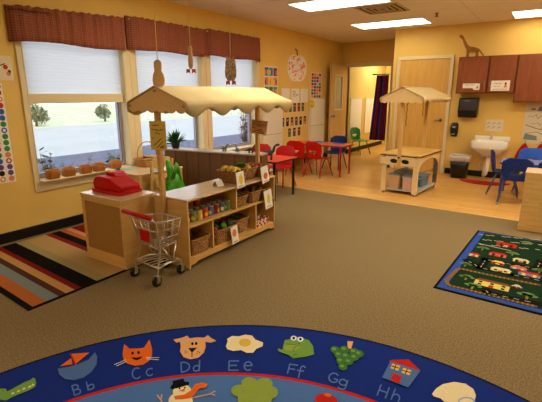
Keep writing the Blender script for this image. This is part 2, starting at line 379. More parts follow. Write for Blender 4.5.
b = MB(mat('brass', '7A5A2A', .4, .5, metal=1)); b.tube([(0, 0, 0), (0, 0, -.04)], .01); b.lathe([(.004, -.055), (.028, -.052), (.028, -.048), (.004, -.045)]); b.tube([(-.014, 0, -.02), (-.014, 0, -.048)], .003); b.tube([(.014, 0, -.02), (.014, 0, -.048)], .003); b.build('head', t)
# ------------------------------------------------------------------ wall displays, left wall
def flat(name, label, cat, y, z, w, h, mats, draw, group=None, x=XL, th=.004):
    # a sheet on the left wall; draw(b) adds print in local (y, z), raised a hair
    t = MB(mats); t.box(0, th, -w / 2, w / 2, -h / 2, h / 2); draw(t)
    o = t.build(name, loc=(x, y, z)); return tag(o, label, cat, group)
def dot(b, k, y, z, r, x=.0045, n=12, ry=None):
    b.use(k).poly([(x, y + r * math.cos(2 * PI * j / n), z + (ry or r) * math.sin(2 * PI * j / n)) for j in range(n)])
def rect(b, k, y0, y1, z0, z1, x=.0045):
    b.use(k).poly([(x, y0, z0), (x, y1, z0), (x, y1, z1), (x, y0, z1)])
def line(b, k, pts, w, x=.0047):
    for (y0, z0), (y1, z1) in zip(pts, pts[1:]):
        d = V((y1 - y0, z1 - z0)); n = V((-d.y, d.x)).normalized() * w / 2
        b.use(k).poly([(x, y0 + n.x, z0 + n.y), (x, y1 + n.x, z1 + n.y), (x, y1 - n.x, z1 - n.y), (x, y0 - n.x, z0 - n.y)])
ink = mat('ink_dark', '2A2522', .8, .1); ink_g = mat('ink_grey', '8A8072', .8, .1); red_i = mat('ink_red', 'C2322A', .8, .1); or_i = mat('ink_orange', 'E58A4E', .8, .1)
gr_i = mat('ink_green', '3E8A4A', .8, .1); bl_i = mat('ink_blue', '3A63A8', .8, .1); ye_i = mat('ink_yellow', 'E8C53A', .8, .1); pu_i = mat('ink_purple', '6A4A8A', .8, .1); te_i = mat('ink_teal', '3A9A9A', .8, .1); sal_i = mat('ink_salmon', 'F0A888', .8, .1)
def d1(b):
    line(b, 1, [(-.12, .03), (-.06, .05), (0, .02), (.05, .04)], .008); dot(b, 2, .05, .01, .022); dot(b, 1, .08, -.03, .015); dot(b, 3, .07, -.05, .02)
flat('drawing_sheet', 'cream drawing sheet with red flowers left of the first window', 'drawing', 1.985, 1.665, .22, .22, [paper_b, ink, red_i, or_i], d1)
def d2(b):
    for r in range(16):
        for c in range(7):
            k = random.choice([1, 1, 2, 3, 4, 5, 6]); y, z = -.24 + c * .08, -.43 + r * .058
            dot(b, k, y, z, .027)
            if (r * 3 + c) % 5 == 0: dot(b, 0, y, z, .014, .005)
flat('dot_chart', 'tall white chart of coloured dots at the left edge', 'poster', 1.7, 1.06, .56, .93, [paper, red_i, gr_i, bl_i, pu_i, or_i, ink], d2)
def d3(b):
    for r in range(3):
        for c in range(3):
            rect(b, [[2, 1, 3], [4, 5, 4], [4, 4, 6]][2 - r][c] if r else [1, 6, 1][c], -.2 + c * .14, -.08 + c * .14, -.24 + r * .165, -.1 + r * .165)
            for j in range(2): rect(b, [5, 3, 4][(r + c + j) % 3], -.19 + c * .14 + j * .06, -.15 + c * .14 + j * .06, -.22 + r * .165, -.14 + r * .165, .005)
flat('colour_grid_poster', 'colour grid poster between the third window and the apple cutout', 'poster', 6.52, 1.66, .44, .52, [paper_b, te_i, bl_i, pu_i, or_i, ye_i, gr_i], d3)
def d4(b):
    for k in range(70):
        a = random.random() * 6.28; r = math.sqrt(random.random()); dot(b, random.choice([1, 1, 2]), .34 * r * math.cos(a), .23 * r * math.sin(a), random.uniform(.012, .04), .0085 + k * .00002, 7, random.uniform(.01, .03))
b = MB([paper, sal_i, or_i, mat('stem_brown', '8A6238', .8, .1)])
pts = [(0, .4 * math.cos(a) * (1 - .06 * math.cos(2 * a)), .265 * math.sin(a) - (.03 * math.exp(-((a - PI / 2) / .25) ** 2)) + (.02 * math.exp(-((a - 3 * PI / 2) / .25) ** 2))) for a in [2 * PI * k / 40 for k in range(40)]]
b.prism(pts, (.008, 0, 0)); d4(b); b.use(3).prism([(0, -.02, .22), (0, .02, .22), (0, .0, .33), (0, -.08, .36), (0, -.09, .33), (0, -.03, .31)], (.008, 0, 0))
tag(b.build('paper_apple', loc=(XL + .001, 7.45, 1.93)), 'large white paper apple with orange sponge prints high on the wall', 'wall cutout')
def d5(b):
    for r in range(8):
        for c in range(4): rect(b, random.choice([1, 2, 3, 4, 5, 6]), -.22 + c * .112, -.125 + c * .112, -.25 + r * .064, -.2 + r * .064)
flat('picture_chart', 'tall chart of small coloured pictures between apple cutout and open door', 'poster', 8.27, 1.61, .49, .54, [paper_b, red_i, or_i, bl_i, pu_i, te_i, sal_i], d5)
for i, (y, nm, dr) in enumerate(((7.03, 'blank white sheet pinned leftmost over the photo cards', 0), (7.4, 'white sheet with small black writing pinned over the photo cards', 1), (7.75, 'pale sheet with faint drawing pinned rightmost over the photo cards', 2))):
    def d6(b, dr=dr):
        if dr == 1:
            for j in range(4): line(b, 1, [(-.1, .08 - j * .03), (-.02 + .03 * (j % 2), .083 - j * .03)], .008)
            line(b, 2, [(.03, 0), (.1, .03)], .02)
        if dr == 2: line(b, 3, [(-.05, -.1), (0, .05), (.04, .12)], .012); line(b, 3, [(.02, -.12), (.07, .0), (.08, .1)], .012)
        if dr == 0: line(b, 3, [(-.1, -.12), (.1, -.12)], .004)
    flat('paper_sheet', nm, 'paper', y, 1.405, .3, .27, [paper, ink, ink_g, mat('faint_blue', 'C8CEC8', .8, .1)], d6, 'sheets over the photo cards')
skin_i = mat('ink_skin', 'C08A62', .8, .1)
rows = ((1.175, 5, 7.04, .165, 'top'), (.905, 6, 6.93, .172, 'middle'), (.69, 3, 7.18, .19, 'bottom')); ordn = ['first', 'second', 'third', 'fourth', 'fifth', 'sixth']
shirts = [red_i, bl_i, gr_i, ink, pu_i, or_i]
for ri, (z, n, y0, st, rn) in enumerate(rows):
    for k in range(n):
        def d7(b): rect(b, 1, -.05, .05, -.085, .085); rect(b, 2, -.035, .035, -.085, -.01, .0047); dot(b, 3, 0, .03, .028, .0049)
        flat('photo_card', '%s photo card from the left in the %s row on the yellow wall' % (ordn[k], rn), 'photo card', y0 + k * st, z, .115, .19, [paper_b, ink, shirts[(k * 2 + ri) % 6], skin_i], d7, 'photo cards on the yellow wall')
b = MB([ye_i, ink]); b.prism([(0, .095 * math.cos(2 * PI * k / 24), .095 * math.sin(2 * PI * k / 24)) for k in range(24)], (.006, 0, 0))
dot(b, 1, -.035, .03, .014, .0068); dot(b, 1, .035, .03, .014, .0068); line(b, 1, [(-.06, -.02), (-.03, -.055), (.03, -.055), (.06, -.02)], .012, .0068)
tag(b.build('smiley_face', loc=(XL + .0665, 7.98, 1.24)), 'yellow smiley face disc at the corner of the white cupboard', 'wall cutout')
def white_cupboard(label, y0, y1, zt):
    t = thing('white_cupboard', label, 'cupboard', (XL, (y0 + y1) / 2, .0), 0, 'white cupboards on the window wall'); h = (y1 - y0) / 2
    wc = mat('white_laminate', 'E6DCC6', .45, .3)
    b = MB(wc); b.box(.002, .05, -h, h, .02, zt); b.build('body', t, bevel=.004)
    zm = zt * .56 + .03
    for za, zb in ((.05, zm - .004), (zm + .004, zt - .012)):
        b = MB(wc); b.box(.051, .066, -h + .012, h - .012, za, zb); b.build('door_panel', t, bevel=.003)
    b = MB(ink_g); b.box(.05, .053, -h, h, zm - .004, zm + .004); b.build('shadow_joint', t)
white_cupboard('white panelled cupboard behind the awning post beside the third window', 6.2, 6.84, 1.22)
white_cupboard('white panelled cupboard between the photo cards and the open door', 7.95, 8.58, 1.335)
for y0, y1, lab in ((9.78, 10.52, 'white board on the corridor wall nearest the doorway'), (10.76, 11.4, 'second white board further along the corridor wall')):
    t = thing('corridor_board', lab, 'board', (-4.199, (y0 + y1) / 2, .88), 0, 'white boards in the corridor'); h = (y1 - y0) / 2
    b = MB(mat('board_white', 'F2EFE6', .5, .3)); b.box(0, .012, -h, h, -.45, .45); b.build('panel', t)
    b = MB(cream_trim); b.box(0, .02, -h - .025, -h, -.47, .47); b.box(0, .02, h, h + .025, -.47, .47); b.box(0, .02, -h, h, .45, .47); b.box(0, .02, -h, h, -.47, -.45); b.build('board_frame', t)
# curtain by the doorway
t = thing('doorway_curtain', 'dark navy curtain with red stripes hanging at the right of the doorway', 'curtain', (-3.3, 9.46, 0))
cm = [mat('curtain_navy', '20245A', .9, .05), mat('curtain_red', 'A42634', .9, .05), mat('curtain_blue', '4660A2', .9, .05)]
b = MB(cm); b.sm = True; n = 96; R = []
for z in (.4, .7, 1.1, 1.5, 1.84):
    f = (z - .4) / 1.44; x0 = -.25 + .1 * f; x1 = .125
    R.append([V((x0 + (x1 - x0) * k / n, .022 * math.sin(k / n * 2 * PI * 6.5) + .008 * math.sin(k * .7), z)) for k in range(n + 1)])
vv = [[b.bm.verts.new(p) for p in r] for r in R]
for i in range(len(R) - 1):
    for k in range(n): b.use([0, 1, 0, 2, 0, 1, 1, 0][(k // 5) % 8]).face([vv[i][k], vv[i][k + 1], vv[i + 1][k + 1], vv[i + 1][k]])
b.build('cloth', t, solid=.004)
b = MB(steel); b.tube([(-.25, 0, 1.86), (.135, 0, 1.86)], .012); b.build('rod', t)
# ------------------------------------------------------------------ far wall fittings
def cab(x0, x1, z0, z1, label, hx):
    t = thing('wall_cabinet', label, 'wall cabinet', ((x0 + x1) / 2, YF, z0), 0, 'cherry wall cabinets'); h = (x1 - x0) / 2 - .002; H = z1 - z0
    b = MB(cherry_dk); b.box(-h, h, -.3, -.001, 0, H); b.build('body', t, bevel=.003)
    dr = MB(cherry); f = .055; g = h - .012
    dr.box(-g, g, -.314, -.301, .015, H - .015)
    d = dr.build('door', t, bevel=.003)
    b = MB(cherry); b.box(-g, -g + f, -.322, -.3145, .015, H - .015); b.box(g - f, g, -.322, -.3145, .015, H - .015); b.box(-g + f, g - f, -.322, -.3145, .015, .015 + f); b.box(-g + f, g - f, -.322, -.3145, H - .015 - f, H - .015); b.build('door_frame', d, bevel=.003)
    b = MB(steel); b.tube([(hx * (g - .03), -.323, .1), (hx * (g - .03), -.345, .11), (hx * (g - .03), -.345, .19), (hx * (g - .03), -.323, .2)], .005); b.build('handle', d)
    return t
cab(-1.475, -1.0, 1.44, 2.03, 'leftmost cherry wall cabinet with the wooden dinosaur on top', 1)
cab(-1.0, -.6, 1.44, 2.03, 'middle cherry wall cabinet with a white notice sheet on its door', -1)
cab(-.6, -.02, 1.3, 2.03, 'tall cherry wall cabinet at the right edge above the map', 1)
def farflat(name, label, cat, x, z, w, h, mats, draw, y=YF - .001, outline=None):
    b = MB(mats)
    P = outline or [(-w / 2, -h / 2), (w / 2, -h / 2), (w / 2, h / 2), (-w / 2, h / 2)]
    b.prism([(p[0], 0, p[1]) for p in P], (0, -.004, 0)); draw(b)
    return tag(b.build(name, loc=(x, y, z)), label, cat)
def fl(b, k, pts, w):
    for (y0, z0), (y1, z1) in zip(pts, pts[1:]):
        d = V((y1 - y0, z1 - z0)); n = V((-d.y, d.x)).normalized() * w / 2
        b.use(k).poly([(y0 + n.x, -.0048, z0 + n.y), (y1 + n.x, -.0048, z1 + n.y), (y1 - n.x, -.0048, z1 - n.y), (y0 - n.x, -.0048, z0 - n.y)])
def scribble(b, k, x0, x1, z, a, w, n=14):
    fl(b, k, [(x0 + (x1 - x0) * j / n, z + a * math.sin(j * 2.1) * (.5 + .5 * math.sin(j * 5.3))) for j in range(n + 1)], w)
def dn1(b): scribble(b, 1, -.11, .05, .018, .012, .006); b.use(1).poly([(.08, -.0048, -.04), (.11, -.0048, -.04), (.105, -.0048, .0), (.085, -.0048, .0)])
farflat('cupboard_notice', 'white notch-cornered notice on the leftmost cherry cabinet door', 'notice', -1.235, 1.56, .26, .1, [paper, ink_g], dn1, YF - .3235, [(-.13, -.035), (.02, -.035), (.05, -.065), (.13, -.065), (.13, .04), (-.13, .04)])
def dn2(b):
    scribble(b, 1, -.1, .02, .035, .016, .006); scribble(b, 1, -.11, .11, -.055, .008, .006); scribble(b, 1, -.1, .0, -.01, .01, .004)
    b.use(2).poly([(.05, -.0048, -.03), (.1, -.0048, -.03), (.09, -.0048, .02), (.06, -.0048, .02)]); b.use(3).poly([(.06 + 0, -.005, .02), (.09, -.005, .02), (.085, -.005, .05), (.065, -.005, .05)])
farflat('cupboard_notice', 'white notice with a small figure drawing on the middle cherry cabinet', 'notice', -.805, 1.56, .27, .16, [paper, ink_g, or_i, ink], dn2, YF - .3235)
def dn3(b):
    for r in range(2):
        for c in range(3): fl(b, 1, [(-.09 + c * .08 + .022 * math.cos(a), .035 - r * .07 + .018 * math.sin(a * 1.5)) for a in (0, 1, 2, 3, 4, 5)], .006)
farflat('handwashing_sheet', 'white sheet of six small pictures on the wall above the sink', 'notice', -.85, .905, .27, .2, [paper_b, ink_g], dn3)
def dn4(b):
    scribble(b, 1, -.25, .3, .12, .05, .008, 20); scribble(b, 1, -.2, .3, .0, .03, .006, 20)
    fl(b, 1, [(-.27, -.02), (-.1, -.08), (.05, -.1), (.3, -.16)], .014); fl(b, 1, [(-.25, -.16), (-.1, -.13), (.1, -.22), (.3, -.2)], .01); fl(b, 1, [(-.05, -.06), (.1, -.16), (.3, -.24)], .008)
    b.use(2).poly([(-.28, -.0047, -.26), (-.08, -.0047, -.27), (-.09, -.0047, -.2), (-.26, -.0047, -.16)]); b.use(3).poly([(-.13, -.0048, .2), (-.02, -.0048, .22), (-.02, -.0048, .3), (-.11, -.0048, .27)]); b.use(1).poly([(-.22, -.0048, .22), (-.16, -.0048, .22), (-.16, -.0048, .25), (-.22, -.0048, .25)])
farflat('wall_map', 'pale map sheet with dark lines above the red aprons', 'map', -.12, .955, .6, .64, [mat('map_paper', 'D8CDB0', .8, .1), ink_g, mat('map_teal', '7C8C84', .8, .1), mat('map_violet', '8A7A96', .8, .1)], dn4)
# dinosaur
t = thing('wooden_dinosaur', 'long-necked wooden dinosaur model standing on the leftmost cherry cabinet', 'toy dinosaur', (-1.3, YF - .15, 2.03))
dm = mat('puzzle_wood', '9A6428', .6, .2, noise=.2, nscale=30)
def plate(b, pts, th, y=0): b.prism([(x * 1.2, y - th / 2, z * 1.18) for x, z in pts], (0, th, 0))
b = MB(dm); plate(b, [(-.2, .3), (-.165, .315), (-.14, .29), (-.09, .2), (-.05, .15), (.02, .135), (.08, .11), (.13, .05), (.16, .0), (.145, .0), (.09, .07), (.04, .07), (-.05, .08), (-.1, .13), (-.15, .25), (-.19, .28)], .012); b.build('body', t)
for k in range(6):
    x = -.07 + k * .03; b = MB(dm); b.prism([(x, -.04, .07), (x, -.035, .13), (x, .035, .13), (x, .04, .06), (x, .03, .06), (x, .025, .118), (x, -.025, .118), (x, -.03, .06)], (.006, 0, 0)); b.build('rib', t)
for x in (-.06, .06):
    for s in (-1, 1):
        b = MB(dm); plate(b, [(x - .02, .1), (x + .018, .1), (x + .01, .05), (x + .02, 0), (x - .02, 0), (x - .012, .05)], .01, s * .03); b.build('leg', t)
# sink
t = thing('wall_sink', 'white wall-mounted basin with chrome faucet on the yellow wall', 'sink', (-.855, YF, .6)); t.scale = (1, 1, 1.25)
por = mat('porcelain', 'F3EEDF', .2, .6)
b = MB(por); b.sm = True
def sk(w, d, z, r, yc): return rrect(w, d, r, z, 4, (0, yc))
b.loft([sk(.3, .26, -.15, .1, -.17), sk(.42, .33, -.1, .1, -.19), sk(.54, .42, -.045, .06, -.215), sk(.55, .425, -.02, .05, -.215), sk(.55, .425, .045, .05, -.215), sk(.53, .405, .055, .05, -.215), sk(.42, .27, .052, .08, -.245), sk(.36, .22, -.03, .08, -.24), sk(.1, .07, -.06, .03, -.23)])
b.box(-.27, .27, -.04, -.001, .04, .1); b.build('basin', t, bevel=.004)
b = MB(chrome); b.tube([(0, -.07, .055), (0, -.07, .11), (0, -.11, .135), (0, -.17, .12)], [.022, .02, .014, .012]); b.tube([(0, -.07, .11), (.012, -.085, .15)], .008); b.lathe([(.05, .052), (.05, .06), (.02, .066)], (0, -.07, 0)); b.build('faucet', t)
wrap = mat('pipe_wrap', 'EDE6D6', .6, .2)
b = MB(wrap); b.tube([(.0, -.22, -.14), (.0, -.22, -.3), (-.02, -.2, -.4), (-.05, -.15, -.43), (-.05, -.09, -.38), (-.05, -.03, -.32), (-.05, 0, -.32)], .034, 10); b.build('drain_pipe', t)
b = MB(wrap); b.tube([(-.07, -.12, -.13), (-.13, -.1, -.22), (-.14, -.05, -.3), (-.12, -.02, -.36), (-.12, 0, -.36)], .018); b.tube([(.07, -.12, -.13), (.1, -.08, -.22), (.1, -.02, -.3), (.1, 0, -.3)], .014); b.build('supply_pipe', t)
# dispensers, bin
t = thing('paper_towel_dispenser', 'glossy black paper towel dispenser below the leftmost cherry cabinet', 'dispenser', (-1.275, YF, 1.035))
b = MB(black_p); b.loft([[V((-.15, 0, 0)), V((.15, 0, 0)), V((.15, -.17, 0)), V((-.15, -.17, 0))], [V((-.155, 0, .12)), V((.155, 0, .12)), V((.155, -.21, .12)), V((-.155, -.21, .12))], [V((-.15, 0, .33)), V((.15, 0, .33)), V((.15, -.19, .33)), V((-.15, -.19, .33))]]); b.build('housing', t, bevel=.02, seg=3)
b = MB(ink_g); b.box(-.06, .03, -.2025, -.2, .275, .287); b.build('logo_strip', t)
b = MB(steel); b.box(-.12, .12, -.15, -.05, -.004, -.001); b.build('tear_edge', t)
t = thing('soap_dispenser', 'black rounded soap dispenser beside the wooden door', 'dispenser', (-1.475, YF, .69))
b = MB(black_p); b.sm = True; b.loft([rrect(.09, .08, .03, 0, 4, (0, -.045)), rrect(.12, .11, .04, .05, 4, (0, -.058)), rrect(.135, .12, .045, .14, 4, (0, -.063)), rrect(.125, .1, .04, .22, 4, (0, -.055)), rrect(.08, .06, .025, .245, 4, (0, -.035))]); b.build('housing', t)
b = MB(chrome); b.box(-.025, .025, -.128, -.12, .16, .18); b.build('badge', t, bevel=.003); b = MB(steel); b.box(-.03, .03, -.13, -.115, .03, .06); b.build('push_bar', t, bevel=.004)
t = thing('trash_can', 'black trash can with white liner folded over its rim', 'trash can', (-1.28, 7.9, 0))
b = MB(black_p); b.sm = True; b.loft([rrect(.24, .2, .04, .002), rrect(.31, .26, .05, .37), rrect(.295, .245, .045, .37), rrect(.225, .185, .035, .012)]); b.build('bin', t)
b = MB(liner_m); b.sm = True; R = []
for sx, z in ((1.0, .2), (1.035, .3), (1.05, .375), (1.03, .4), (.97, .39), (.9, .3)):
    R.append([V((p.x * sx * 1.0 * (1 + .015 * math.sin(i * 2.3 + z * 30)), p.y * sx * (1 + .015 * math.sin(i * 1.7)), z + (.018 * math.sin(i * 1.9) if z < .21 else .006 * math.sin(i * 2.7)) + .11 * (z < .21))) for i, p in enumerate(rrect(.315, .265, .05, 0, 6))])
b.loft(R, True, False); b.build('liner', t)
# red half-round mat
b = MB(mat('red_mat', '9E1A16', .9, .1, noise=.15, nscale=60)); b.prism([(-.84 + .38 * math.cos(a), 7.73 - .3 * math.sin(a), .001) for a in [PI * k / 24 for k in range(25)]], (0, 0, .01))
tag(b.build('half_round_mat'), 'red half-round mat on the wood floor under the sink', 'mat')
# red aprons on hooks
def apron(x, lab, lean):
    t = thing('red_apron', lab, 'apron', (x, YF, .64), 0, 'red aprons under the map')
    b = MB(mat('red_cloth', 'A8181A', .9, .05, noise=.1, nscale=15)); b.sm = True; R = []
    for z, w in ((0, .008), (-.06, .05), (-.14, .08), (-.22, .098), (-.34, .1)):
        n = 20; R.append([V((lean * z + w * math.cos(2 * PI * k / n), -.05 + (.012 + .22 * w) * math.sin(2 * PI * k / n) + .01 * w * 10 * math.sin(5 * 2 * PI * k / n) * .5, z)) for k in range(n)])
    b.loft(R); b.build('cloth', t)
    b = MB(black_p); b.tube([(0, -.001, .03), (0, -.05, .02), (0, -.06, .035)], .007); b.build('hook', t)
apron(-.355, 'left one of two red aprons hooked up under the map', .1); apron(-.13, 'right one of two red aprons hooked up under the map', -.05)
# ------------------------------------------------------------------ plastic school chairs (front faces +y)
def make_chair(name, label, shell, legm, loc, rz, group):
    t = thing(name, label, 'chair', (*loc, 0), rz, group); t.scale = (1.03, 1.03, 1.05)
    b = MB(shell); b.sm = True; nx, ny = 10, 8; R = []
    for j in range(ny + 1):
        v = j / ny; y = -.15 + .32 * v; R.append([])
        for i in range(nx + 1):
            u = i / nx * 2 - 1; w = .165 + .01 * v - .02 * (abs(v - .5) * 2) ** 4
            R[-1].append(V((u * w, y, .315 + .012 * u * u - .008 * math.sin(v * PI) - .025 * max(0, v - .75) * 4 * .5)))
    b.loft(R, False, False); b.build('seat', t, solid=.012, sub=1)
    b = MB(shell); b.sm = True; nx, ny = 14, 11; G = []
    for j in range(ny + 1):
        v = j / ny; z = .315 + .29 * v; G.append([])
        for i in range(nx + 1):
            u = i / nx * 2 - 1; w = .14 + .035 * min(1, v * 2.2) - .012 * max(0, v - .7) / .3
            zz = z - (.035 * max(0, abs(u) - .62) / .38 * (v > .85) * (v - .85) / .15 * 1.5)
            G[-1].append(b.bm.verts.new((u * w, -.165 - .045 * v + .04 * u * u, zz)))
    for j in range(ny):
        for i in range(nx):
            if 3 <= j <= 4 and (4 <= i <= 9 if j == 4 else 5 <= i <= 8): continue
            b.face([G[j][i], G[j][i + 1], G[j + 1][i + 1], G[j + 1][i]])
    b.build('backrest', t, solid=.012, sub=1)
    for sx in (-1, 1):
        for sy in (-1, 1):
            b = MB(legm); b.tube([(sx * .1, sy * .04, .298), (sx * .125, sy * .1, .29), (sx * .17, sy * .19, .02)], .0115, 8); l = b.build('leg', t)
            b = MB(steel); b.lathe([(.015, 0), (.017, .006), (.014, .03)], (sx * .1705, sy * .191, 0), 10); b.build('foot_cap', l)
    return t
red_leg = mat('red_tube', 'B81E10', .35, .5); blu_leg = mat('blue_tube', '3A4684', .35, .5)
RG = 'red school chairs'; BG = 'blue school chairs'
c0 = make_chair('school_chair', 'red chair tucked under the near red table, back facing the room', red_p, red_leg, (-3.5, 5.5), PI, RG)
copy_thing(c0, 'red chair half hidden behind the awning post and low divider', (-3.95, 5.5, 0), PI + .1)
copy_thing(c0, 'left one of two red chairs with backs to us at the far orange table', (-3.8, 6.62, 0), .1)
copy_thing(c0, 'right one of two red chairs with backs to us at the far orange table', (-3.42, 6.66, 0), -.15)
make_chair('school_chair', 'blue chair on the far side of the orange table before the open door', blue_p, blu_leg, (-3.5, 7.5), PI, BG)
make_chair('school_chair', 'green chair standing alone in the doorway', green_p, green_p, (-3.93, 9.84), -PI / 2 - .35, None)
b0 = make_chair('school_chair', 'blue chair with its back to us at the lavender table', blue_p, blu_leg, (-.325, 6.36), .05, BG)
copy_thing(b0, 'blue chair seen edge-on at the left end of the lavender table', (-.5, 6.9, 0), -PI / 2 + .05)
copy_thing(b0, 'blue chair at the right frame edge partly behind the wooden cabinet', (.075, 6.38, 0), .05)
make_chair('school_chair', 'bright blue chair on the far side of the lavender table by the red aprons', lblue_p, blu_leg, (-.21, 7.28), PI, BG)
# tables
def table(label, cx, cy, w, d, h, top, edge, legm, rz=0, r=.05, ins=.06, name='school_table'):
    t = thing(name, label, 'table', (cx, cy, 0), rz)
    b = MB([top, edge]); b.loft([rrect(w, d, r, h - .022), rrect(w, d, r, h)]); o = b.build('table_top', t, bevel=.003)
    b = MB(edge); b.sm = True; b.loft([rrect(w + .001, d + .001, r, h - .023), rrect(w + .012, d + .012, r + .005, h - .018), rrect(w + .012, d + .012, r + .005, h - .005), rrect(w + .001, d + .001, r, h + .0005)], True, False); b.build('edge_band', t)
    for sx in (-1, 1):
        for sy in (-1, 1):
            x, y = sx * (w / 2 - ins), sy * (d / 2 - ins)
            b = MB(legm); b.lathe([(.03, h - .024), (.03, h - .03), (.019, h - .035), (.019, .06), (.016, .055), (.016, .02), (.02, .015), (.02, 0)], (x, y, 0), 12); b.build('leg', t)
    return t
table('near red-topped table with black legs beside the low divider', -3.55, 4.92, 1.1, .62, .55, redtop, mat('dark_edge', '2A1512', .5, .3), black_p)
table('far orange-topped table with red legs and blue books', -3.54, 6.98, 1.1, .52, .55, orangetop, mat('orange_edge', 'B8381A', .5, .3), red_leg)
table('lavender-topped table with blue legs among blue chairs under the sink wall', -.26, 6.9, .6, .54, .5, lav, mat('blue_edge', '26346E', .5, .3), blu_leg, ins=.045)
for k, (x, y, rz, lab) in enumerate(((-3.2, 7.02, .2, 'blue book lying at the right end of the orange table'), (-3.62, 7.05, -.3, 'blue book lying in the middle of the orange table'))):
    t = thing('picture_book', lab, 'book', (x, y, .551), rz, 'books on the orange table')
    b = MB(bl_i); b.box(-.11, .11, -.08, .08, 0, .003); b.box(-.11, .11, -.08, .08, .013, .016); b.box(-.11, -.107, -.08, .08, .003, .013); b.build('cover', t)
    b = MB(paper); b.box(-.106, .106, -.076, .076, .0035, .0125); b.build('pages', t)
# low bench under the photo cards
t = thing('low_shelf', 'low pale wooden shelf under the photo cards behind the red chairs', 'shelf', (XL + .125, 7.37, 0))
b = MB(maple); b.box(-.115, .115, -.46, .46, .27, .29); b.build('top_board', t, bevel=.003)
for y in (-.45, 0, .45): b = MB(maple); b.box(-.11, .11, y - .01, y + .01, .002, .269); b.build('upright', t)
# toy dinosaurs
def toy_dino(label, m, loc, rz, s=1):
    t = thing('toy_dinosaur', label, 'toy dinosaur', loc, rz, 'toy dinosaurs')
    b = MB(m); q = lambda a: [V(p) * s for p in a]
    b.tube(q([(-.13, 0, .05), (-.08, 0, .055), (-.03, 0, .075), (.03, 0, .075), (.06, 0, .1), (.075, 0, .15), (.1, 0, .165)]), [.004 * s, .014 * s, .03 * s, .03 * s, .018 * s, .012 * s, .012 * s], 10)
    b.ball(V((.108, 0, .165)) * s, (.022 * s, .014 * s, .014 * s)); b.build('body', t)
    for x in (-.03, .035):
        for y in (-.018, .018): b = MB(m); b.tube(q([(x, y, .07), (x + .004, y, .03), (x, y, .001)]), [.013 * s, .01 * s, .011 * s], 8); b.build('leg', t)
dk = mat('toy_dark', '33302C', .6, .2); gy = mat('toy_grey', '6A6C78', .6, .2); ol = mat('toy_olive', '5E5A36', .6, .2)
toy_dino('dark long-necked toy dinosaur standing on the near red table', dk, (-3.22, 4.75, .551), .6, 1.25)
toy_dino('dark toy dinosaur on the low divider beside the awning post', dk, (-3.08, 4.16, .721), .3, .62)
toy_dino('grey toy dinosaur in the middle of the low divider top', gy, (-3.26, 4.13, .721), 2.7, .55)
toy_dino('olive toy dinosaur leftmost on the low divider top', ol, (-3.45, 4.1, .721), 0, .55)
b = MB([ye_i]); b.sm = True; b.loft([rrect(.12, .1, .02, 0), rrect(.14, .12, .02, .06), rrect(.125, .105, .02, .06), rrect(.11, .09, .02, .004)])
tag(b.build('yellow_tray', loc=(-3.5, 4.95, .5505)), 'small yellow tray on the near red table', 'tray')
# ------------------------------------------------------------------ low divider
t = thing('low_divider', 'brown grooved low divider running out from the window wall', 'divider', (-3.61, 4.0, 0), math.radians(8.5))
dv = mat('divider_panel', '6A4724', .6, .25, noise=.1, nscale=5, stretch=(5, 5, .5)); dvt = mat('divider_top', 'A09078', .4, .4)
b = MB([dv, mat('groove_dark', '4A3A2A', .8, .1)]); W = .73; npl = 8; pw = 2 * W / npl
b.use(1).box(-W, W, .008, .02, .003, .699)
for k in range(npl): b.use(0).box(-W + k * pw + .006, -W + (k + 1) * pw - .006, 0, .008, .003, .699)
b.build('back_panel', t, bevel=.002)
b = MB(dvt); b.box(-W - .005, W + .005, -.008, .2, .7, .72); b.build('top_board', t, bevel=.004)
for x in (-W + .01, 0, W - .01): b = MB(dv); b.box(x - .01, x + .01, .021, .19, .003, .699); b.build('side_panel', t)
b = MB(dv); b.box(-W + .021, -.011, .022, .188, .32, .338); b.box(.011, W - .021, .022, .188, .32, .338); b.build('shelf', t)
# potted plant on the divider
t = thing('potted_plant', 'spiky dark green potted plant at the window end of the low divider', 'plant', (-4.22, 4.0, .721))
b = MB(mat('pot_dark', '3A2A22', .6, .3)); b.lathe([(.045, 0), (.06, .07), (.064, .075), (.055, .075), (.05, .06)]); b.build('pot', t)
b = MB(leaf_p)
for k in range(46):
    a = random.random() * 6.28; el = random.uniform(.15, 1.35); L = random.uniform(.14, .25); d = V((math.cos(a) * math.cos(el), math.sin(a) * math.cos(el), math.sin(el))); sd = d.cross(V((0, 0, 1))).normalized() * .02
    p = V((0, 0, .06)); q = p + d * L * .55; e = p + d * L - V((0, 0, .03 * math.cos(el)))
    b.face([b.bm.verts.new(p - sd * .3), b.bm.verts.new(q - sd), b.bm.verts.new(e), b.bm.verts.new(q + sd)])
b.build('leaves', t)
# ------------------------------------------------------------------ wooden table by the window
t = thing('wooden_table', 'square light wooden table by the window holding the picnic basket', 'table', (-4.03, 3.32, 0))
b = MB(maple_top); b.loft([rrect(.56, .68, .02, .538), rrect(.56, .68, .02, .56)]); b.build('table_top', t, bevel=.004)
b = MB(maple); b.box(-.225, .225, -.305, -.285, .46, .536); b.box(-.225, .225, .285, .305, .46, .536); b.box(-.245, -.226, -.305, .305, .46, .536); b.box(.226, .245, -.305, .305, .46, .536); b.build('apron', t)
for sx in (-1, 1):
    for sy in (-1, 1): b = MB(maple); b.box(sx * .25 - .022, sx * .25 + .022, sy * .31 - .022, sy * .31 + .022, 0, .537); b.build('leg', t, bevel=.004)
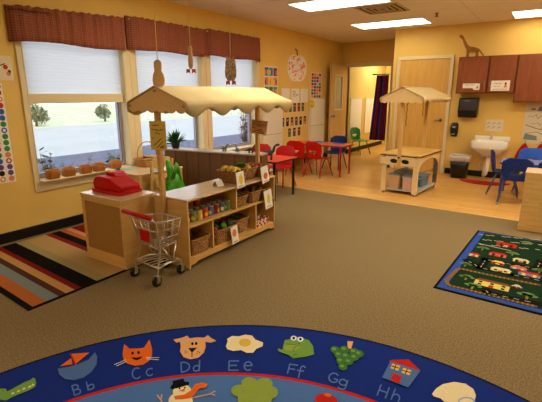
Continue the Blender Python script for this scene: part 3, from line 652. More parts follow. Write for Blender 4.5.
# wooden chair, seat pushed under the table; front faces -x
t = thing('wooden_chair', 'light wooden chair pushed against the wooden table behind the awning post', 'chair', (-3.69, 3.24, 0), PI / 2); t.scale = (1, .8, 1.07)
for sx in (-1, 1):
    b = MB(maple); b.loft([[V((sx * .15 + a, c + e, z)) for a, c in ((-.016, -.016), (.016, -.016), (.016, .016), (-.016, .016))] for z, e in ((0, -.03), (.3, 0), (.66, -.05))]); b.build('back_post', t, bevel=.004)
    b = MB(maple); b.box(sx * .15 - .016, sx * .15 + .016, .24, .272, 0, .28); b.build('leg', t, bevel=.004)
b = MB(maple); b.loft([rrect(.33, .32, .03, .282, 4, (0, .13)), rrect(.34, .33, .03, .3, 4, (0, .13))]); b.build('seat', t, bevel=.003)
for z in (.585, .46):
    b = MB(maple); n = 10; H = .09 if z > .5 else .05; R = []
    for k in range(n + 1):
        u = k / n * 2 - 1; y = -.04 * (z / .66) - .02 * (1 - u * u) + .004; hh = H + (.02 * (1 - u * u) if z > .5 else 0)
        R.append([V((u * .133, y - .007, z)), V((u * .133, y + .007, z)), V((u * .133, y + .007, z + hh)), V((u * .133, y - .007, z + hh))])
    b.loft(R); b.build('back_rail', t)
# picnic basket
t = thing('picnic_basket', 'light wicker basket with tall hoop handle on the wooden table', 'basket', (-4.16, 3.46, .561))
def weave(b, w0, d0, w1, d1, h, r, rows=9, amp=.006, th=.014):
    R = []; n = 6
    for j in range(rows * 2 + 1):
        f = j / (rows * 2); w = w0 + (w1 - w0) * f; d = d0 + (d1 - d0) * f; q = rrect(w, d, r, f * h, n)
        L = []
        dense = []
        for i, p in enumerate(q):
            p2 = q[(i + 1) % len(q)]; m = max(1, round((p2 - p).length / .018))
            dense += [p.lerp(p2, k / m) for k in range(m)] if j < 0 else [p.lerp(p2, k / m) for k in range(m)]
        R.append(dense)
    N = min(len(x) for x in R); out = []
    for j, q in enumerate(R):
        L = len(q); row = []
        for k in range(N):
            p = q[int(k * L / N)]; o = V((p.x / (w1 / 2), p.y / (d1 / 2), 0)).normalized(); a = amp * (1 if (k + (j // 2)) % 2 else -1) * (1 if j % 2 else .0)
            row.append(p + o * a)
        out.append(row)
    b.loft(out, True, False); b.face([b.bm.verts.new(p) for p in rrect(w0, d0, r, .001, n)])
    sc = lambda p, z: V((p.x * (1 - 2 * th / w1), p.y * (1 - 2 * th / d1), z))
    b.loft([[sc(p, h) for p in rrect(w1, d1, r, h, n)], [sc(V((p.x, p.y, 0)), th) for p in rrect(w0, d0, r, 0, n)]], True, False)
    b.poly([sc(p, th) for p in rrect(w0, d0, r, 0, n)])
def basket(label, loc, rz, w0, d0, w1, d1, h, m, group='market baskets', r=.03, name='wicker_basket'):
    t = thing(name, label, 'basket', loc, rz, group)
    b = MB(m); weave(b, w0, d0, w1, d1, h, r); b.build('body', t)
    b = MB(m); q = rrect(w1, d1, r, h, 5); b.tube([p * 1.0 for p in q], .008, 6, True); b.build('rim', t)
    return t
b = MB(wick_l); weave(b, .17, .24, .2, .3, .1, .04); b.build('body', t)
b = MB(wick_l); b.tube(rrect(.2, .3, .04, .1, 5), .009, 6, True); b.build('rim', t)
b = MB(wick_l); b.tube([(0, .15 * math.cos(a), .1 + .2 * math.sin(a) ** .7) for a in [PI * k / 20 for k in range(21)]], .007, 6); b.build('handle', t)
b = MB(wick_l); b.prism([V((p.x, p.y, .105)) for p in rrect(.19, .14, .03, 0, 4, (0, .07))], (0, 0, .012)); b.build('lid', t)
for x, y, rz, lab in ((-4.14, 3.16, .3, 'turquoise sheet on the near left corner of the wooden table'), (-3.86, 3.3, -.1, 'turquoise sheet on the wooden table beside the chair back')):
    b = MB(mat('turquoise_paper', '6FB4AE', .8, .1)); b.box(-.06, .06, -.045, .045, 0, .003); o = b.build('paper_sheet', loc=(x, y, .5605)); o.rotation_euler.z = rz; tag(o, lab, 'paper', 'turquoise sheets')
# green bag
t = thing('green_bag', 'bright green crumpled bag standing behind the market shelf', 'bag', (-3.38, 3.16, 0)); t.scale = (1, 1, 1.05)
b = MB(mat('green_vinyl', '46A01E', .3, .5, noise=.55, nscale=16)); b.sm = True; R = []
for z, w, d, ox in ((0.002, .2, .14, 0), (.1, .24, .17, 0), (.25, .24, .17, 0), (.38, .25, .16, 0), (.47, .22, .13, 0), (.54, .15, .1, -.01), (.6, .08, .07, -.04), (.68, .05, .05, -.06), (.71, .03, .03, -.06)):
    R.append([V((ox * .4 + d / 2 * math.sin(a) * (1 + .2 * math.sin(6 * a + z * 24)), ox + w / 2 * math.cos(a) * (1 + .2 * math.sin(5 * a + z * 33)), z)) for a in [2 * PI * k / 28 for k in range(28)]])
b.loft(R); b.build('body', t)
b = MB(MATS['green_vinyl']); b.tube([(.02, -.06, .5), (.06, -.03, .62), (.04, 0, .66), (.03, .03, .6), (.04, .05, .48)], [.022, .02, .018, .02, .022], 8); b.build('handle', t)
# pots on the first sill
pot_m = mat('orange_pot', 'AE6A26', .55, .25, noise=.12, nscale=20); soil = mat('potting_soil', '3A2C20', .95, .05)
for k, y in enumerate((2.325, 2.505, 2.705, 2.875, 3.1)):
    t = thing('sill_pot', ['leftmost orange-brown pot on the first window sill', 'second orange-brown pot from the left on the first sill', 'third orange-brown pot from the left on the first sill', 'fourth orange-brown pot from the left on the first sill', 'rightmost orange-brown pot on the first sill, behind the toy register'][k], 'pot', (XL + .018, y + .015, .5645), 0, 'orange pots on the window sill')
    b = MB(pot_m); b.sm = True; b.loft([rrect(.09, .115, .02, 0), rrect(.098, .125, .025, .012), rrect(.1, .13, .028, .06), rrect(.095, .125, .028, .094), rrect(.08, .108, .03, .092), rrect(.08, .108, .03, .07)]); b.build('body', t)
    b = MB(soil); b.prism(rrect(.078, .106, .03, .0702), (0, 0, .006)); b.build('soil', t)
# ------------------------------------------------------------------ hanging paper shapes
owl_t = mat('tan_card', 'E6BC84', .8, .1); owl_p = mat('patterned_card', 'C2A27C', .8, .1, noise=.5, nscale=45); feet_m = mat('orange_feet', 'D9642A', .7, .1)
def hang(label, x, y, zb, prof, m, feet=0, ears=0, face=0):
    t = thing('hanging_paper_owl', label, 'hanging decoration', (x, y, zb), math.radians(33), 'paper shapes hanging from the ceiling')
    L = [V((-r * .7, 0, z)) for r, z in prof]; Rr = [V((r * .7, 0, z)) for r, z in reversed(prof)]
    b = MB(m); b.prism([p + V((0, -.006, 0)) for p in L + Rr], (0, .012, 0)); o = b.build('body', t, bevel=.004)
    zt = prof[-1][1]
    b = MB(mat('twine', 'E4C484', .8, .1)); b.tube([(0, 0, zt - .01), (0, 0, ZC - zb - .001)], .003, 6); b.build('string', t)
    if feet:
        for s in (-1, 1): b = MB(feet_m); b.prism([(s * .02 - .012, -.004, .0), (s * .02 + .012, -.004, 0), (s * .02 + .014, -.004, -.03), (s * .02, -.004, -.02), (s * .02 - .014, -.004, -.03)], (0, .008, 0)); b.build('foot', t)
    if face:
        for s in (-1, 1):
            b = MB(white_p); b.prism([(s * .015 + .01 * math.cos(a), -.0075, zt - .035 + .01 * math.sin(a)) for a in [2 * PI * k / 14 for k in range(14)]], (0, .0012, 0)); e = b.build('eye', t)
            b = MB(ink); b.prism([(s * .015 + .006 * math.cos(a), -.009, zt - .035 + .006 * math.sin(a)) for a in [2 * PI * k / 12 for k in range(12)]], (0, .001, 0)); b.build('pupil', e)
        for s in (-1, 1): b = MB(m); b.prism([(s * .033, -.005, zt - .02), (s * .024, -.005, zt + .018), (s * .006, -.005, zt - .008)], (0, .01, 0)); b.build('ear_tuft', t)
hang('plain tan paper owl cutout hanging leftmost above the awning peak', -2.57, 2.3, 1.482, [(.03, 0), (.062, .015), (.068, .05), (.058, .09), (.038, .115), (.044, .15), (.042, .18), (.02, .197)], owl_t)
hang('slim tan paper owl turned edge-on hanging in the middle', -2.225, 2.3, 1.6, [(.012, 0), (.024, .02), (.026, .07), (.018, .1), (.02, .13), (.016, .155), (.006, .16)], owl_t, 1)
hang('patterned brown paper owl with orange feet hanging rightmost', -1.86, 2.3, 1.512, [(.03, 0), (.052, .025), (.056, .06), (.05, .1), (.048, .13), (.03, .142)], owl_p, 1, 1, 1)
# ------------------------------------------------------------------ market awnings
def awning(t, cx, y0, y1, hw, zr, ze, drop, amp, nw, nameb='canopy'):
    b = MB(canvas); b.sm = True; n = int(nw * 14)
    def sec(f):
        s = amp * (.5 - .5 * math.cos(2 * PI * (nw * f + .72))) ; e = ze - drop
        sag = .006 * math.sin(PI * f * nw) ** 2
        out = []
        for sg in (-1, 1):
            L = [V((cx + sg * (hw + .004), 0, e - amp + s)), V((cx + sg * (hw + .012), 0, ze - drop * .55)), V((cx + sg * (hw + .002), 0, ze - .004)), V((cx + sg * hw * .8, 0, ze + (zr - ze) * .18 - sag)), V((cx + sg * hw * .4, 0, ze + (zr - ze) * .58 - sag))]
            out.append(L)
        return out[0] + [V((cx, 0, zr))] + out[1][::-1]
    R = []
    for k in range(n + 1):
        f = k / n; y = y0 + (y1 - y0) * f; R.append([p + V((0, y, 0)) for p in sec(f)])
    b.loft(R, False, False); c = b.build(nameb, t, solid=.006)
    for yy in (y0 + .012, y1 - .02):
        P = [(cx - hw + .006, yy, ze - .012), (cx, yy, zr - .012), (cx + hw - .006, yy, ze - .012)]
        m = 30
        for k in range(m + 1):
            u = k / m; x = cx + hw - .006 - u * 2 * (hw - .006); P.append((x, yy, ze - .062 - .022 * abs(math.sin(u * PI * 6))))
        b = MB(canvas_in); b.prism(P, (0, .008, 0)); b.build('gable_panel', t)
    b = MB(post_wood)
    for x, z in ((cx - hw + .02, ze - .03), (cx, zr - .035), (cx + hw - .02, ze - .03)): b.tube([(x, y0 - .006, z), (x, y1 - .005, z)], .011, 8)
    b.build('awning_rod', t)
t = thing('market_stand', 'maple play market shelf with cream scalloped awning on two posts', 'market stand', (0, 0, 0))
SX0, SX1, SY0, SY1 = -2.755, -2.37, 2.33, 3.625; ST = .018
b = MB(maple_top); b.box(SX0, SX1 + .004, SY0 - .004, SY1 + .004, .58, .6); b.build('top_board', t, bevel=.006)
for y in (SY0, SY1 - ST): b = MB(maple); b.box(SX0, SX1, y, y + ST, 0, .5795); b.build('side_panel', t, bevel=.004)
b = MB(maple); b.box(SX0, SX0 + .008, SY0 + ST, SY1 - ST, .07, .5795); b.build('back_panel', t)
for z in (.352, .075): b = MB(maple); b.box(SX0 + .008, SX1 - .004, SY0 + ST, SY1 - ST, z, z + ST); b.build('shelf', t, bevel=.003)
b = MB(maple); b.box(SX0 + .008, SX1 - .008, 2.975, 2.975 + ST, .3705, .5795); b.build('partition', t, bevel=.002)
for y in (2.635, 3.285): b = MB(maple); b.box(SX0 + .008, SX1 - .008, y, y + ST, .0935, .3515); b.build('partition', t, bevel=.002)
b = MB(maple); yy0, yy1 = SY0 + ST, SY1 - ST
b.prism([(SX1 - .022, yy0, .0745), (SX1 - .022, yy1, .0745), (SX1 - .022, yy1, .03), (SX1 - .022, yy1 - .06, .03), (SX1 - .022, yy1 - .09, .045), (SX1 - .022, yy0 + .09, .045), (SX1 - .022, yy0 + .06, .03), (SX1 - .022, yy0, .03)], (.018, 0, 0)); b.build('base_rail', t, bevel=.002)
for y in (2.302, 3.657):
    b = MB(post_wood); b.box(-2.632, -2.592, y - .02, y + .02, .001, 1.44); b.build('post', t, bevel=.005)
awning(t, -2.56, 2.235, 3.72, .322, 1.487, 1.368, .05, .06, 4.6)
# signs on the posts
def sign(label, loc, w, h, m, ink2, lean):
    t = MB([m, ink2]); t.box(-w / 2, w / 2, -.003, .003, -h / 2, h / 2)
    def ln(x0, z0, x1, z1, wd):
        d = V((x1 - x0, z1 - z0)); n = V((-d.y, d.x)).normalized() * wd / 2
        t.use(1).poly([(x0 + n.x, -.0036, z0 + n.y), (x1 + n.x, -.0036, z1 + n.y), (x1 - n.x, -.0036, z1 - n.y), (x0 - n.x, -.0036, z0 - n.y)])
    random.seed(3 + int(w * 1000))
    for zz, a, bb, k in ((.36, -.32, .12, 5), (.2, -.38, .38, 11), (.07, -.15, .15, 4), (-.08, -.4, -.22, 3)):
        for j in range(k):
            x0 = w * (a + (bb - a) * j / k); x1 = w * (a + (bb - a) * (j + .8) / k); ln(x0, h * zz + random.uniform(-.008, .008), x1, h * zz + random.uniform(-.008, .008), .006)
    ln(-.3 * w, -.35 * h, .2 * w, -.1 * h, .006); ln(-.1 * w, -.42 * h, .3 * w, -.2 * h, .005); ln(.1 * w, -.43 * h, .35 * w, -.34 * h, .008); ln(.12 * w, -.38 * h, .33 * w, -.42 * h, .005)
    o = t.build('post_sign', loc=loc); o.rotation_euler = lean; tag(o, label, 'sign', 'signs on the awning posts'); return o
sign('tall yellow handwritten sign on the nearer awning post', (-2.575, 2.262, 1.11), .135, .225, mat('yellow_card', 'E2C25E', .8, .1), ink, (0, 0, math.radians(22)))
sign('square brown handwritten sign tilted on the further awning post', (-2.57, 3.628, 1.09), .17, .145, mat('brown_card', 'DEAA7C', .8, .1), mat('brown_ink', '5A3420', .8, .1), (0, math.radians(7), math.radians(24)))
# ------------------------------------------------------------------ baskets and produce
yl = mat('squash_yellow', 'D9B42A', .5, .3, noise=.15, nscale=20); gn = mat('lettuce_green', '5E8E2A', .6, .2, noise=.3, nscale=30); rd = mat('tomato_red', '9E2418', .4, .4); dg = mat('cucumber_green', '2E4E22', .5, .3, noise=.2, nscale=25); og = mat('carrot_orange', 'C8642A', .5, .3); pp = mat('aubergine', '3A1E30', .35, .5)
def curved(name, label, m, loc, rz, L, r, group, bend=.02):
    b = MB(m); n = 10; b.tube([(-L / 2 + L * k / n, bend * math.sin(PI * k / n) * 1.5, .0 + bend * math.sin(PI * k / n)) for k in range(n + 1)], [r * (.25 + .75 * math.sin(PI * (k + .6) / (n + 1.2)) ** .6) for k in range(n + 1)], 10)
    o = b.build(name, loc=loc); o.rotation_euler = (0, 0, rz); return tag(o, label, 'toy food', group)
def fruit(name, label, m, loc, r, group):
    t = thing(name, label, 'toy food', loc, random.random() * 6, group)
    b = MB(m); b.ball((0, 0, 0), r if not isinstance(r, float) else (r, r, r * .88), 14, 9); b.build('flesh', t)
    rr = r if isinstance(r, float) else r[2]
    b = MB(gn); b.tube([(0, 0, rr * .8), (.002, 0, rr * .8 + .014)], .004, 6); b.build('stem', t)
def lettuce(label, m, loc, r, group):
    b = MB(m); b.sm = True
    for k in range(16):
        a = k * 2.4; R = r * (.4 + .04 * k); n = 7
        G = []
        for i in range(n + 1):
            u = i / n * 2 - 1; G.append([V((R * math.cos(a + u * .9) * (.3 + .7 * v) + .006 * math.sin(u * 9), R * math.sin(a + u * .9) * (.3 + .7 * v), r * (.1 + v * (.9 - .02 * k)) + .006 * math.sin(u * 11 + k))) for v in (0, .4, .75, 1)])
        b.loft(G, False, False)
    o = b.build('lettuce', loc=loc); return tag(o, label, 'toy food', group)
basket('woven basket of yellow squash nearest the camera on the market shelf top', (-2.52, 3.11, .601), 0, .21, .16, .26, .195, .115, wick)
for k, (x, y, rz) in enumerate(((-2.585, 3.1, 1.4), (-2.52, 3.11, 1.55), (-2.455, 3.1, 1.7))): curved('squash', '%s yellow squash in the nearest basket on the shelf top' % ['left', 'middle', 'right'][k], yl, (x, y, .712), rz, .11, .024, 'yellow squash in the nearest top basket')
basket('middle woven basket on the market shelf top holding lettuce', (-2.55, 3.315, .601), 0, .2, .15, .25, .185, .115, wick)
lettuce('green toy lettuce heaped in the middle basket on the shelf top', gn, (-2.6, 3.33, .69), .06, None)
fruit('pear', 'yellow toy pear in the middle basket on the shelf top', yl, (-2.48, 3.30, .705), (.034, .034, .045), None)
basket('woven basket at the far end of the market shelf top under the brown sign', (-2.53, 3.51, .601), 0, .2, .14, .24, .165, .11, wick)
for k, (x, y) in enumerate(((-2.585, 3.5), (-2.5, 3.535), (-2.51, 3.47))): fruit('tomato', '%s dark red toy tomato in the far basket on the shelf top' % ['back', 'front', 'middle'][k], rd, (x, y, .7), .032, 'tomatoes in the far top basket')
basket('left woven basket in the upper right shelf opening', (-2.5, 3.1, .371), .0, .18, .15, .22, .185, .1, wick)
for k, (x, y) in enumerate(((-2.53, 3.1), (-2.46, 3.1))): curved('cucumber', '%s dark toy cucumber in the left basket of the upper opening' % ['left', 'right'][k], dg, (x, y, .455), 1.5, .09, .022, 'cucumbers in the upper opening')
basket('middle woven basket in the upper right shelf opening', (-2.49, 3.315, .371), .0, .18, .15, .22, .185, .115, wick)
for k, (x, y) in enumerate(((-2.52, 3.29), (-2.46, 3.34))): fruit('aubergine', '%s dark toy aubergine in the middle basket of the upper opening' % ['left', 'right'][k], pp, (x, y, .47), (.03, .03, .04), 'aubergines in the upper opening')
basket('small woven basket at the far right of the upper shelf opening', (-2.49, 3.495, .371), .0, .17, .11, .2, .13, .1, wick)
fruit('tomato', 'red toy tomato in the small upper opening basket', rd, (-2.47, 3.5, .45), .032, None)
basket('empty woven basket in the lower left shelf opening', (-2.5, 2.49, .094), .0, .21, .2, .25, .25, .14, wick)
basket('long woven basket of vegetables in the lower middle shelf opening', (-2.5, 2.845, .094), .0, .21, .29, .25, .34, .135, wick)
basket('woven basket deeper right in the lower middle shelf opening', (-2.53, 3.14, .094), .0, .19, .15, .22, .2, .14, wick)
for k, (nm, m, x, y, r) in enumerate((('tomato', rd, -2.45, 2.73, .036), ('pepper', dg, -2.5, 2.8, .04), ('pepper', gn, -2.47, 2.88, .038), ('aubergine', pp, -2.555, 2.875, .036), ('tomato', rd, -2.53, 2.95, .035), ('pepper', dg, -2.45, 2.96, .036))):
    fruit(nm, ['red tomato at the left of the long lower basket', 'dark green pepper near the left of the long lower basket', 'bright green pepper at the front of the long lower basket', 'dark aubergine at the back of the long lower basket', 'red tomato at the right of the long lower basket', 'dark green pepper at the right front of the long lower basket'][k], m, (x, y, .22), r, 'vegetables in the long lower basket')
lettuce('green leafy toy vegetable in the deeper lower basket', gn, (-2.53, 3.14, .2), .06, None)
# checked carton
t = thing('checked_carton', 'red and white checked open carton in the lower right shelf opening', 'box', (-2.48, 3.43, .094))
def check(name, c1, c2, s):
    m = mat(name, c1, .7, .1); nt = m.node_tree; tc = nt.nodes.new('ShaderNodeTexCoord'); ck = nt.nodes.new('ShaderNodeTexChecker'); ck.inputs['Scale'].default_value = s
    ck.inputs[1].default_value = (*hexc(c1), 1); ck.inputs[2].default_value = (*hexc(c2), 1); mp = nt.nodes.new('ShaderNodeMapping'); mp.inputs['Location'].default_value = (.003, .003, .003)
    nt.links.new(tc.outputs['Object'], mp.inputs[0]); nt.links.new(mp.outputs[0], ck.inputs[0]); nt.links.new(ck.outputs[0], nt.nodes['Principled BSDF'].inputs['Base Color']); return m
b = MB(check('red_check', 'B8261C', 'EDE3D2', 32)); q0 = rrect(.16, .18, .008, 0); q1 = rrect(.19, .21, .008, .075); q2 = rrect(.18, .2, .006, .075); q3 = rrect(.15, .17, .006, .008)
b.loft([q0, q1, q2, q3]); b.build('body', t)
for k, (x, y, m) in enumerate(((-2.5, 3.39, gn), (-2.47, 3.44, mat('white_toy', 'E0D8C8', .5, .2)), (-2.5, 3.48, og))): fruit('toy_vegetable', ['green toy vegetable in the checked carton', 'white toy vegetable in the checked carton', 'orange toy vegetable in the checked carton'][k], m, (x, y, .165), .028, 'vegetables in the checked carton')
# picture cards clipped to the shelf front
def card(label, y, z0, h, w, mp, shape, lean=0):
    t = MB([paper, mp, gn, ink_g]); 
    t.box(-.002, .002, -w / 2, w / 2, -h / 2, h / 2); x = .0026
    P = [(x, shape[2] * w + shape[0] * w * math.cos(a), h * shape[3] + shape[1] * h * math.sin(a)) for a in [2 * PI * k / 16 for k in range(16)]]
    t.use(1).poly(P); t.use(2).poly([(x, -.02 * w + shape[2] * w, h * (shape[3] + shape[1])), (x, .12 * w + shape[2] * w, h * (shape[3] + shape[1] * 1.25)), (x, .04 * w + shape[2] * w, h * (shape[3] + shape[1] * .9))])
    for k in range(4): t.use(3).poly([(x, w * (-.3 + k * .15), -h * .42), (x, w * (-.2 + k * .15), -h * .42), (x, w * (-.2 + k * .15), -h * .36), (x, w * (-.3 + k * .15), -h * .36)])
    o = t.build('picture_card', loc=(SX1 + .028, y, z0 + h / 2)); o.rotation_euler = (math.radians(lean), math.radians(-5), 0); return tag(o, label, 'card', 'picture cards on the market baskets')
card('white card with a yellow pear hung left on the shelf top edge', 3.0, .585, .15, .115, ye_i, (.26, .3, .05, 0), 3)
card('white card with an orange fruit hung right on the shelf top edge', 3.4, .565, .165, .125, og, (.3, .2, .05, -.1), 6)
card('white card with a green and yellow squash hung over the middle shelf', 3.46, .285, .19, .135, mat('pale_squash', 'C8C84A', .7, .1), (.24, .26, .03, .02), 4)
card('white card with an orange carrot on the long lower basket', 2.9, .07, .165, .1, or_i, (.3, .22, -.05, .12), 4)
b = MB(paper); b.prism([(-.04, 0, 0), (0, 0, .055), (.04, 0, 0), (.037, 0, 0), (0, 0, .05), (-.037, 0, 0)], (0, .075, 0)); o = b.build('folded_card', loc=(-2.53, 2.86, .6005)); o.rotation_euler.z = -.2; tag(o, 'small white folded card on the bare left part of the shelf top', 'card')
# cans
lid_m = mat('can_lid', 'C9C4B8', .3, .5, metal=1)
canc = [('red', 'A8402C'), ('green', '5A8A44'), ('yellow', 'D0AC4C'), ('scarlet', 'C43A22'), ('blue', '4A6A9A'), ('crimson', 'A82A22'), ('navy', '3E6484'), ('dark green', '4E7E3A')]
def can(label, k, y, x, z=.3705, h=.1, r=.031):
    t = thing('food_can', label, 'can', (x, y, z), k * 1.3, 'food cans on the market shelf')
    b = MB(lid_m); b.lathe([(r - .002, 0), (r, .003), (r - .0015, .006), (r - .0015, h - .006), (r, h - .003), (r - .003, h), (r - .004, h - .003)], n=18); b.build('body', t)
    b = MB([mat('can_label_' + canc[k][0].replace(' ', '_'), canc[k][1], .5, .3), ye_i if k % 2 else paper_b]); b.sm = True
    b.loft([[V(((r - .0008) * math.cos(2 * PI * j / 20), (r - .0008) * math.sin(2 * PI * j / 20), zz)) for j in range(20)] for zz in (.009, h - .009)], True, False)
    b.use(1)
    for aa in (0, 2.1, 4.2): b.loft([[V(((r - .0002) * math.cos(aa + a), (r - .0002) * math.sin(aa + a), zz)) for zz in (.02 + .02 * abs(a), h * .6 - .02 * abs(a))] for a in (-.5, -.25, 0, .25, .5)], False, False)
    b.build('label', t)
for j, k in enumerate((0, 1, 2, 3, 4, 5, 6, 7)): can('%s-labelled can, %s from the left in the front row of cans' % (canc[k][0], ['first', 'second', 'third', 'fourth', 'fifth', 'sixth', 'seventh', 'last'][j]), k, 2.39 + j * .075, -2.445)
for j, k in enumerate((1, 2, 0, 7, 2, 1, 4)): can('%s-labelled can, %s from the left in the second row of cans' % (canc[k][0], ['first', 'second', 'third', 'fourth', 'fifth', 'sixth', 'last'][j]), k, 2.43 + j * .075, -2.515)
for j, (y, k) in enumerate(((2.68, 3), (2.46, 5))): can(['taller red can standing behind the two rows of cans', 'red can at the back left behind the two rows of cans'][j], k, y, -2.6, h=.15 if j == 0 else .11)
# ------------------------------------------------------------------ register cabinet
t = thing('register_cabinet', 'light wooden cabinet with brown panel carrying the red toy register', 'cabinet', (-3.062, 2.2, .0085))
b = MB(maple); b.box(-.27, .27, -.165, .18, .04, .575); b.box(-.27, .27, -.18, -.165, .0, .1); b.box(-.27, -.235, -.18, -.165, .1, .575); b.box(.25, .27, -.18, -.165, .1, .575); b.box(-.235, .25, -.18, -.165, .53, .575); b.box(-.27, .27, -.165, .18, 0, .04); b.build('body', t, bevel=.003)
b = MB(cork); b.box(-.235, .25, -.172, -.1655, .1, .53); b.build('face_panel', t)
b = MB(maple_top); b.box(-.276, .276, -.186, .186, .575, .595); b.build('top_board', t, bevel=.005)
# toy register
t = thing('toy_cash_register', 'red plastic toy cash register on the wooden cabinet', 'toy register', (-3.1, 2.215, .604), math.radians(2))
b = MB(red_p); pr = [(-.18, .03), (-.18, .075)] + [(-.1 + .08 * math.cos(a), .075 + .065 * math.sin(a)) for a in [PI - PI / 2 * k / 6 for k in range(1, 7)]] + [(.03, .135), (.06, .12), (.13, .088), (.175, .075), (.185, .06), (.185, .03)]
b.prism([(x, -.1, z) for x, z in pr], (0, .21, 0)); b.build('body', t, bevel=.012, seg=3)
b = MB(red_p); b.loft([rrect(.385, .24, .02, 0, 4, (0, .005)), rrect(.385, .24, .02, .03, 4, (0, .005))]); b.build('drawer', t, bevel=.006)
b = MB(red_p); b.prism([(x, -.02, z) for x, z in ((-.1, .135), (-.095, .165), (.0, .172), (.04, .13))], (0, .12, 0)); b.build('display_hood', t, bevel=.01)
b = MB(bl_i); b.tube([(-.13, .125, .1), (-.14, .125, .15), (-.1, .125, .17)], .016, 8); b.build('scanner_handle', t)
# ------------------------------------------------------------------ shopping cart (pushes toward +y)
t = thing('shopping_cart', 'small chrome toy shopping cart with red handle beside the market shelf', 'shopping cart', (-2.485, 2.105, 0), math.radians(-5))
wr = .0035
def wire(b, *pts, r=wr, closed=False): b.tube(pts, r, 6, closed)
RB = [(-.15, -.115, .5), (.15, -.115, .5), (.12, .145, .475), (-.12, .145, .475)]; BB = [(-.105, -.065, .27), (.105, -.065, .27), (.085, .12, .285), (-.085, .12, .285)]
b = MB(mat('chrome_wire', 'CFCBC2', .3, .6, metal=.6))
wire(b, *RB, r=.006, closed=True); wire(b, *BB, r=.005, closed=True)
Lp = lambda a, c, f: tuple(a[i] + (c[i] - a[i]) * f for i in range(3))
for f in (.33, .66): wire(b, *[Lp(BB[i], RB[i], f) for i in range(4)], closed=True)
for i in range(4):
    n = 3
    for k in range(n): f = k / n; wire(b, Lp(BB[i], BB[(i + 1) % 4], f), Lp(RB[i], RB[(i + 1) % 4], f))
for k in range(1, 5): f = k / 5; wire(b, Lp(BB[0], BB[1], f), Lp(BB[3], BB[2], f))
b.build('wire_basket', t)
b = MB(chrome)
for s in (-1, 1):
    b.tube([(s * .155, -.165, .55), (s * .155, -.115, .5), (s * .125, -.07, .27), (s * .14, -.11, .14), (s * .145, -.125, .085)], .008, 8)
    b.tube([(s * .145, -.115, .14), (s * .13, .0, .15), (s * .1, .14, .12), (s * .1, .145, .085)], .008, 8); b.tube([(s * .11, -.03, .27), (s * .125, .04, .145)], .006, 8); b.tube([(s * .125, .04, .145), (s * .085, .115, .28)], .006, 8)
b.tube([(-.14, -.11, .14), (.14, -.11, .14)], .006); b.tube([(-.1, .135, .125), (.1, .135, .125)], .006)
for k in range(5): x = -.08 + k * .04; b.tube([(x * 1.3, -.11, .145), (x, .135, .13)], .003, 6)
b.build('frame', t)
b = MB(red_p); b.tube([(-.17, -.17, .555), (.17, -.17, .555)], .018, 12); b.build('handle', t)
b = MB(red_p); b.box(-.075, .04, -.105, -.096, .32, .415); b.build('child_flap', t, bevel=.004)
for x, y in ((-.145, -.125), (.145, -.125), (-.1, .145), (.1, .145)):
    b = MB(chrome); b.box(x - .02, x - .016, y - .016, y + .012, .035, .088); b.box(x + .016, x + .02, y - .016, y + .012, .035, .088); b.box(x - .016, x + .016, y - .014, y + .01, .082, .088); f = b.build('caster_fork', t)
    b = MB(black_p); b.lathe([(.02, -.013), (.037, -.013), (.042, -.007), (.042, .007), (.037, .013), (.02, .013)], n=18, M=Matrix.Translation((x, y - .008, .0422)) @ Matrix.Rotation(PI / 2, 4, 'Y')); b.build('wheel', f)
    b = MB(chrome); b.tube([(x - .0155, y - .008, .038), (x + .0155, y - .008, .038)], .012, 10); b.build('hub', f)
# ------------------------------------------------------------------ second play stand
t = thing('play_stand', 'pale wooden play table with tan awning and bins beneath on the wood floor', 'play stand', (-1.735, 6.42, 0), math.radians(-5))
birch = mat('birch', 'E0C48C', .45, .35, noise=.06, nscale=5, stretch=(8, 1, 1)); birch_y = mat('birch_top', 'D8AE5A', .4, .4)
w, y0, y1 = .29, -.45, .5
b = MB(birch_y); b.box(-w, w, y0, y1, .575, .595); b.build('table_top', t, bevel=.003)
b = MB(mat('dark_band', '2E2218', .5, .3)); b.box(-w - .002, w + .002, y0 - .002, y1 + .002, .562, .5745); b.build('edge_band', t)
b = MB(birch); hz0, hz1 = .43, .56
def hole_panel(b, y):
    # front panel with two half-oval hand holes
    m = 12; 
    for sx in (-1, 1):
        cx = sx * .085; a, c = .058, .033; zc = .49
        for k in range(m * 2):
            A0, A1 = PI * k / m, PI * (k + 1) / m
            def edge(A):
                dx, dz = math.cos(A), math.sin(A); L = min((.16 if sx * dx > 0 else .085) / max(abs(dx), 1e-6) , ((hz1 - zc) if dz > 0 else (zc - hz0)) / max(abs(dz), 1e-6)); return (cx + dx * L, zc + dz * L)
            q = [(cx + a * math.cos(A0), zc + c * math.sin(A0)), edge(A0), edge(A1), (cx + a * math.cos(A1), zc + c * math.sin(A1))]
            b.prism([(p[0], y, p[1]) for p in q], (0, .018, 0))
hole_panel(b, y0 + .003); b.box(-w, -.245, y0 + .003, y0 + .021, hz0, hz1); b.box(.245, w, y0 + .003, y0 + .021, hz0, hz1); b.build('front_panel', t)
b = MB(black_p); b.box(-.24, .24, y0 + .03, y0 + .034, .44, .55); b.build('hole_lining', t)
for sx in (-1, 1):
    x = sx * (w - .02); P = [(x, y0 + .03, .56), (x, y1 - .01, .56), (x, y1 - .01, .38)]
    for k in range(13): a = PI * k / 12; P.append((x, (y0 + y1) / 2 + .02 + .41 * math.cos(a), .38 + .13 * math.sin(a)))
    P.append((x, y0 + .03, .38)); b = MB(birch); b.prism(P, (-sx * .018, 0, 0)); b.build('side_apron', t)
